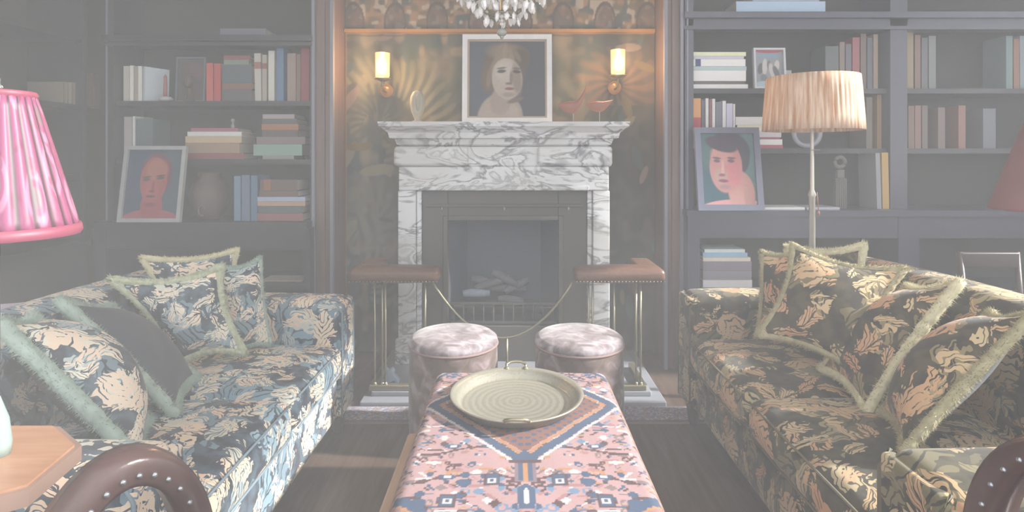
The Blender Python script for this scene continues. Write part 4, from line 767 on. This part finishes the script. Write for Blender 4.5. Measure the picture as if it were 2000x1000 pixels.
def carpet():
    r = .045; nx, ny = 250, 440; ex = hx+.055; ey = hy+.055; top = .42
    A, B_ = np.meshgrid(np.linspace(-ex, ex, nx), np.linspace(-ey, ey, ny), indexing='ij')
    cx_ = np.clip(A, -(hx-r), hx-r); cy_ = np.clip(B_, -(hy-r), hy-r); rc = .05
    # soft plan corners
    dx, dy = A-cx_, B_-cy_; L = np.hypot(dx, dy)+1e-9; an = np.minimum(L/r, math.pi/2); ext = np.maximum(0, L-r*math.pi/2)
    X = cx_+dx/L*r*np.sin(an); Y = cy_+dy/L*r*np.sin(an); Z = top-r*(1-np.cos(an))-ext
    Z = Z+.006*np.cos(A/hx*1.4)*np.cos(B_/hy*1.4)+.0012*np.sin(A*31+B_*17)
    def c(*a): return np.array(D(*a, .10))
    U = np.abs(A); 
    col = np.ones(A.shape+(3,))*np.array((.36, .235, .24))
    def mix(m, cc):
        nonlocal col
        m = np.clip(m, 0, 1)[..., None]; col = col*(1-m)+m*cc
    navy, blue, brown, cream, orange, rose, grey = [np.array(z) for z in ((.06, .09, .15), (.13, .20, .30), (.09, .055, .06), (.50, .46, .46), (.36, .19, .10), (.29, .16, .17), (.18, .14, .14))]
    rs = np.random.RandomState(5); cell = .0052
    ua = np.round(U/cell)*cell; vb = np.round(B_/cell)*cell       # knots: the pattern steps like a weave
    tcy = 1.87-ocy                                                   # medallion centre under the tray
    # many small symmetric motifs
    for k in range(900):
        u0 = rs.uniform(0, hx); v0 = rs.uniform(-hy, hy); ty = rs.randint(5); sz = rs.uniform(.005, .017); cc = [navy, brown, cream, blue, grey, orange, brown, navy, rose][rs.randint(9)]
        du, dv = ua-u0, vb-v0
        if ty == 0: m = (np.abs(du)+np.abs(dv) < sz)
        elif ty == 1: m = (np.hypot(du, dv*1.4) < sz*.8)
        elif ty == 2: m = (np.abs(du) < sz*1.5) & (np.abs(dv) < sz*.28)
        elif ty == 3: m = (np.abs(du-dv) < sz*.4) & (np.abs(du+dv) < sz*1.6)
        else: m = (np.hypot(du, dv) < sz) & (np.hypot(du, dv) > sz*.5)
        mix(m*1.0, cc)
    # scrolling stems
    for v0, a_, w_ in ((-.02, .02, 16), (-.17, .03, 12), (-.33, .02, 18), (-.46, .025, 14), (.48, .02, 15), (.36, .02, 12)):
        mix((np.abs(vb-v0-a_*np.sin(ua*w_)) < .0042)*(ua > .03)*(ua < .29), brown); 
        for u0 in (.1, .2): mix((np.hypot((ua-u0)/1.6, vb-v0-.022) < .012)*1.0, navy); mix((np.hypot((ua-u0)/1.6, vb-v0-.022) < .006)*1.0, cream)
    # diamond medallion outline
    dm = ua/.30+np.abs(vb-tcy)/.36; mix((np.abs(dm-1) < .06)*1.0, navy); mix((np.abs(dm-.90) < .022)*1.0, orange); mix((np.abs(dm-1.09) < .02)*1.0, cream)
    mix((dm < .86)*1.0, np.array((.20, .10, .08))); mix((dm < .86)*((np.sin(ua*160)*np.sin(vb*160)) > .35), navy)
    # centre axis: pendants and the tall finial
    for v0, kind in ((-.05, 0), (-.125, 1), (-.235, 2), (-.36, 1), (-.47, 2)):
        dv = vb-v0
        if kind == 0: mix((ua < .02-np.abs(dv)*.5)*(np.abs(dv) < .03), navy); mix((np.hypot(ua-.02, dv-.02) < .007)*1.0, orange)
        elif kind == 1: mix((ua < .030)*(np.abs(dv) < .05), c(140, 130, 136)); mix((ua < .020)*(np.abs(dv) < .045), navy); mix((ua < .006)*(np.abs(dv) < .048), orange); mix((ua < .045)*(np.abs(dv-.048) < .008), brown)
        else: mix((np.hypot(ua/.026, dv/.05) < 1)*1.0, navy); mix((np.hypot(ua/.008, dv/.035) < 1)*1.0, cream)
    for u0, v0 in ((.085, -.165), (.085, -.42), (.19, -.25)):
        mix((np.abs(ua-u0) < .022)*(np.abs(vb-v0) < .026), brown); mix((np.abs(ua-u0) < .017)*(np.abs(vb-v0) < .021), navy); mix((np.abs(ua-u0) < .012)*(np.abs(vb-v0+.004) < .011), cream); mix((np.abs(ua-u0) < .004)*(np.abs(vb-v0+.004) < .005), navy)
        mix((np.hypot(ua-u0-.07, vb-v0+.01) < .019)*1.0, navy); mix((np.hypot(ua-u0-.07, vb-v0-.025) < .013)*1.0, navy)
    # corner spandrels
    for sgn in (-1, 1):
        cr = np.hypot(ua-.36, (vb-(-.40))/1.1); 
    mix((cr < .145)*1.0, c(156, 134, 134)); mix((np.abs(cr-.150) < .014)*1.0, navy); mix((np.abs(cr-.132) < .004)*1.0, orange)
    cr = np.hypot(ua-.36, (vb-.62)/1.1); mix((cr < .10)*1.0, cream); mix((np.abs(cr-.10) < .01)*1.0, navy)
    # narrow border
    mix((U > hx-.012)*1.0, np.array((.30, .18, .14))); mix((U > hx-.012)*(np.sin(vb*140) > .3), np.array((.20, .12, .10))); mix((U > hx+.03)*1.0, np.array((.22, .11, .07))); mix((np.abs(B_) > hy-.01)*1.0, cream); mix((np.abs(B_) > hy-.01)*(np.sin(ua*150) > .2), blue)
    col = col*(1+.10*(rs.rand(nx, ny, 1)-.5))
    q = MB(); q.add(list(zip(X.ravel(), Y.ravel(), Z.ravel())), [(i*ny+j, (i+1)*ny+j, (i+1)*ny+j+1, i*ny+j+1) for i in range(nx-1) for j in range(ny-1)], True)
    o = q.build('carpet_cover', painted('knotted_wool', .95), t, paint=np.clip(col.reshape(-1, 3), .01, .9)); s = o.modifiers.new('thick', 'SOLIDIFY'); s.thickness = .006; s.offset = -1
carpet()
# tray
TR = .222; ty_ = 1.875; tx_ = xx(1009, 1.875)
BT = bpy.data.materials.new('engraved_brass'); BT.use_nodes = True; N = BT.node_tree.nodes; L = BT.node_tree.links; b = N['Principled BSDF']; b.inputs['Metallic'].default_value = .5; b.inputs['Roughness'].default_value = .33
tc = N.new('ShaderNodeTexCoord'); wv = N.new('ShaderNodeTexWave'); wv.wave_type = 'RINGS'; wv.rings_direction = 'Z'; wv.inputs['Scale'].default_value = 14; wv.inputs['Distortion'].default_value = 2.5; wv.inputs['Detail Scale'].default_value = 9; L.new(tc.outputs['Object'], wv.inputs['Vector'])
rp = ramp(N, [(0, (.36, .35, .28)), (1, (.45, .44, .37))]); L.new(wv.outputs['Fac'], rp.inputs[0]); L.new(rp.outputs[0], b.inputs['Base Color'])
bp = N.new('ShaderNodeBump'); bp.inputs['Strength'].default_value = .15; bp.inputs['Distance'].default_value = .003; L.new(wv.outputs['Fac'], bp.inputs['Height']); L.new(bp.outputs[0], b.inputs['Normal'])
t = thing('tray', 'round engraved brass tray with two handles on the carpet-covered ottoman', 'tray', (tx_, ty_, .4275))
q = MB(); q.lathe([(0, .006), (TR*.80, .006), (TR*.84, .008), (TR*.90, .030), (TR*.985, .040), (TR, .038), (TR*.99, .034), (TR*.90, .022), (TR*.84, .001), (0, .001)], n=72); q.build('dish', BT, t)
for sg in (-1, 1):
    q = MB(); pts = [(-.035, sg*(TR-.012), .036), (-.036, sg*(TR+.004), .046), (-.020, sg*(TR+.012), .052), (0, sg*(TR+.014), .053), (.020, sg*(TR+.012), .052), (.036, sg*(TR+.004), .046), (.035, sg*(TR-.012), .036)]; q.tube(pts, .0055, 8)
    for xk in (-.035, .035): q.ball((xk, sg*(TR-.010), .037), .009, (1, 1, .7), 8)
    q.build('handle', BRASS, t)
# poufs
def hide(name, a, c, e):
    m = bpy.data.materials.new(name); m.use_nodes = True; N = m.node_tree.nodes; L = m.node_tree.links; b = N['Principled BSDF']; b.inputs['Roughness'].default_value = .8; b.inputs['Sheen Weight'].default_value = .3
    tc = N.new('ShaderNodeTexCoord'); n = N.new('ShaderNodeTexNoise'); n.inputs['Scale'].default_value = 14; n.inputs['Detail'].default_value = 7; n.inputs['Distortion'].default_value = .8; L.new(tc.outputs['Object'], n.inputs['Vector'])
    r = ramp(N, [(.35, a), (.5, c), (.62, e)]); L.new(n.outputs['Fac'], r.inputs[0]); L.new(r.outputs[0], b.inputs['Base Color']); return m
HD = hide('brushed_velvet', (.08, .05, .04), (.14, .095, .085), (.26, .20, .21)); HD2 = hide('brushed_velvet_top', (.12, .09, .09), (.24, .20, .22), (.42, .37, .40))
for px, lb in ((886, 'left of the two round velvet poufs between the ottoman and the fender'), (1131, 'right of the two round velvet poufs between the ottoman and the fender')):
    d7 = 2.50; R3 = .197; PH = .46
    t = thing('pouf', lb, 'pouf', (xx(px, d7), d7, 0), group='round poufs by the hearth')
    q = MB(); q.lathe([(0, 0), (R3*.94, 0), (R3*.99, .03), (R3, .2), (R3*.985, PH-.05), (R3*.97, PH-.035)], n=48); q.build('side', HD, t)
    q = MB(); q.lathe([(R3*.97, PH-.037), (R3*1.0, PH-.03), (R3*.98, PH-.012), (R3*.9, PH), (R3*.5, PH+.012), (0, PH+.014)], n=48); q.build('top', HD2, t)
    q = MB(); q.tube([(R3*.985*math.cos(a), R3*.985*math.sin(a), PH-.036) for a in np.linspace(0, 2*math.pi, 49)[:-1]], .006, 6, close=True); q.build('seam_piping', mat('pouf_seam', D(160, 142, 138, .12), .8), t)
# rug before the hearth
def rug():
    x0, x1, y0, y1 = -1.05, 1.0, 2.63, 2.795; nx, ny = 300, 36
    X, Y = np.meshgrid(np.linspace(x0, x1, nx), np.linspace(y0, y1, ny), indexing='ij'); c = lambda *a: np.array(D(*a, .15))
    rs = np.random.RandomState(3); col = np.ones(X.shape+(3,))*c(166, 150, 146); n = rs.rand(nx, ny)
    col[n > .55] = c(196, 200, 212); col[n > .8] = c(146, 154, 180); col[(np.abs(Y-y0) < .022)] = c(150, 140, 146)
    q = MB(); q.add(list(zip(X.ravel(), Y.ravel(), (np.zeros(X.size)+.011))), [(i*ny+j, (i+1)*ny+j, (i+1)*ny+j+1, i*ny+j+1) for i in range(nx-1) for j in range(ny-1)]); q.box(x0, x1, y0, y1, .001, .0105)
    o = q.build('rug', painted('rug_wool', .95), paint=np.vstack([col.reshape(-1, 3), np.ones((8, 3))*c(160, 150, 150)])); tag(o, 'narrow patterned hearth rug on the floor before the stone hearth', 'rug')
rug()
# ================================================================ leather chairs at the lower corners
def chair(label, cx, cy, rz, top, hl, h, side):
    """leather armchair with two arched strap arms edged with nailheads; local y is forward"""
    t = thing('leather_armchair', label, 'armchair', (cx, cy, 0), rz, 'leather chairs at the lower corners'); W_ = .42*side
    for ax in (0, W_):
        q = MB(); N_ = 33; vs = []; fs = []; sw = .030
        sec = [(-.020, -sw+.004), (-.012, -sw), (.014, -sw), (.022, -sw+.008), (.024, 0), (.022, sw-.008), (.014, sw), (-.012, sw), (-.020, sw-.004)]; m = len(sec)
        for i in range(N_):
            a = math.pi*i/(N_-1)
            for (dr, dx) in sec: vs.append((ax+dx, (hl+dr)*math.cos(a), top-h+(h+dr)*math.sin(a)))
        for i in range(N_-1):
            for j in range(m): fs.append((i*m+j, i*m+(j+1) % m, (i+1)*m+(j+1) % m, (i+1)*m+j))
        q.add(vs, fs, True)
        for sg in (-1, 1): q.rbox(ax-sw, ax+sw, sg*hl-.021, sg*hl+.021, .44, top-h+.01, r=.012, n=3)
        o = q.build('arched_arm', LEATH, t)
        for fc in (-1, 1):
            q = MB()
            q.tube([(ax+fc*(sw-.0012), (hl-.004)*math.cos(a), top-h+(h-.004)*math.sin(a)) for a in np.linspace(.2, math.pi-.2, 25)], .0012, 5)
            for i in range(1, 15): a = math.pi*i/15; q.ball((ax+fc*(sw+.001), (hl-.004)*math.cos(a), top-h+(h-.004)*math.sin(a)), .0042, n=6)
            q.build('nailhead_row', mat('old_nickel', D(176, 178, 182, .08), .25, .8), o)
    x0, x1 = sorted((-.03*side, W_+.03*side))
    q = MB(); q.rbox(x0, x1, -hl-.08, hl+.06, .33, .45, r=.04, puff=(0, 0, .02), n=6); q.build('seat', LEATH, t)
    q = MB(); q.rbox(x0+.03, x1-.03, -hl-.10, -hl-.05, .40, top-.02, r=.02, n=5); q.build('backrest', LEATH, t)
    for a in (x0+.04, x1-.04):
        for b in (-hl-.04, hl+.03): q = MB(); q.cyl((a, b, 0), (a, b, .34), .018, 10); q.build('leg', LEGM, t)
chair('brown leather chair with nailheaded arched arm at the lower left by the octagonal table', -.530, .765, -.62, .820, .095, .17, 1)
chair('brown leather chair with nailheaded arched arm, cut by the lower right corner', .755, .74, .30, .850, .12, .20, 1)
# things behind the sofas
t = thing('side_table', 'small dark table behind the left sofa carrying two pale books', 'table', (-2.03, 2.15, 0))
q = MB(); q.rbox(-.2, .2, -.2, .2, .58, .60, r=.006, n=2); q.build('table_top', BK, t)
for a in (-.17, .17):
    for b in (-.17, .17): q = MB(); q.rbox(a-.015, a+.015, b-.015, b+.015, 0, .58, r=.004, n=2); q.build('leg', BK, t)
for z, rz, x_, col, lb, w_ in ((.60, .45, -1.945, (168, 196, 214), 'light blue book lying on the small table behind the left sofa', .03), (.632, .38, -1.975, (204, 200, 222), 'lilac-white book lying on top of the light blue book behind the left sofa', .026)):
    M = Matrix.Translation((x_-.13, 2.05, z+w_/2)) @ Matrix.Rotation(rz, 4, 'Z') @ Matrix.Rotation(math.pi/2, 4, 'Y'); book(lb, col, w_, .17, .24, M, 'pale books behind the left sofa')
t = thing('side_chair', 'dim reddish wooden chair back behind the right sofa near the bookcase', 'chair', (2.45, 2.86, 0)); RW = mat('red_wood', (.055, .040, .040), .4)
for a in (-.14, .14):
    q = MB(); q.tube([(a, .02, 0), (a, 0, .42), (a*1.05, .04, .76)], .014, 8); q.build('leg', RW, t); q = MB(); q.tube([(a, -.36, 0), (a, -.36, .40)], .014, 8); q.build('leg', RW, t)
q = MB(); q.rbox(-.16, .16, -.38, .01, .40, .44, r=.012, n=3); q.build('seat', RW, t)
q = MB(); q.rbox(-.15, .15, .02, .045, .68, .76, r=.01, n=3); q.rbox(-.15, .15, .01, .03, .54, .57, r=.006, n=2); q.build('backrest', RW, t)
# ================================================================ haze volume added to lift the dark tones to a pale veil
hz = MB().box(-3.3, 3.7, -1.3, 3.85, -.1, 3.4)
hm = bpy.data.materials.new('haze'); hm.use_nodes = True; hn = hm.node_tree; hn.nodes.clear(); ho = hn.nodes.new('ShaderNodeOutputMaterial'); vs_ = hn.nodes.new('ShaderNodeVolumeScatter')
vs_.inputs['Density'].default_value = HAZE; vs_.inputs['Anisotropy'].default_value = -.4; vs_.inputs['Color'].default_value = (1, 1, 1, 1); hn.links.new(vs_.outputs[0], ho.inputs['Volume'])
o = hz.build('added_haze', hm); tag(o, 'thin pale haze added to veil the whole room', 'haze', kind='stuff')
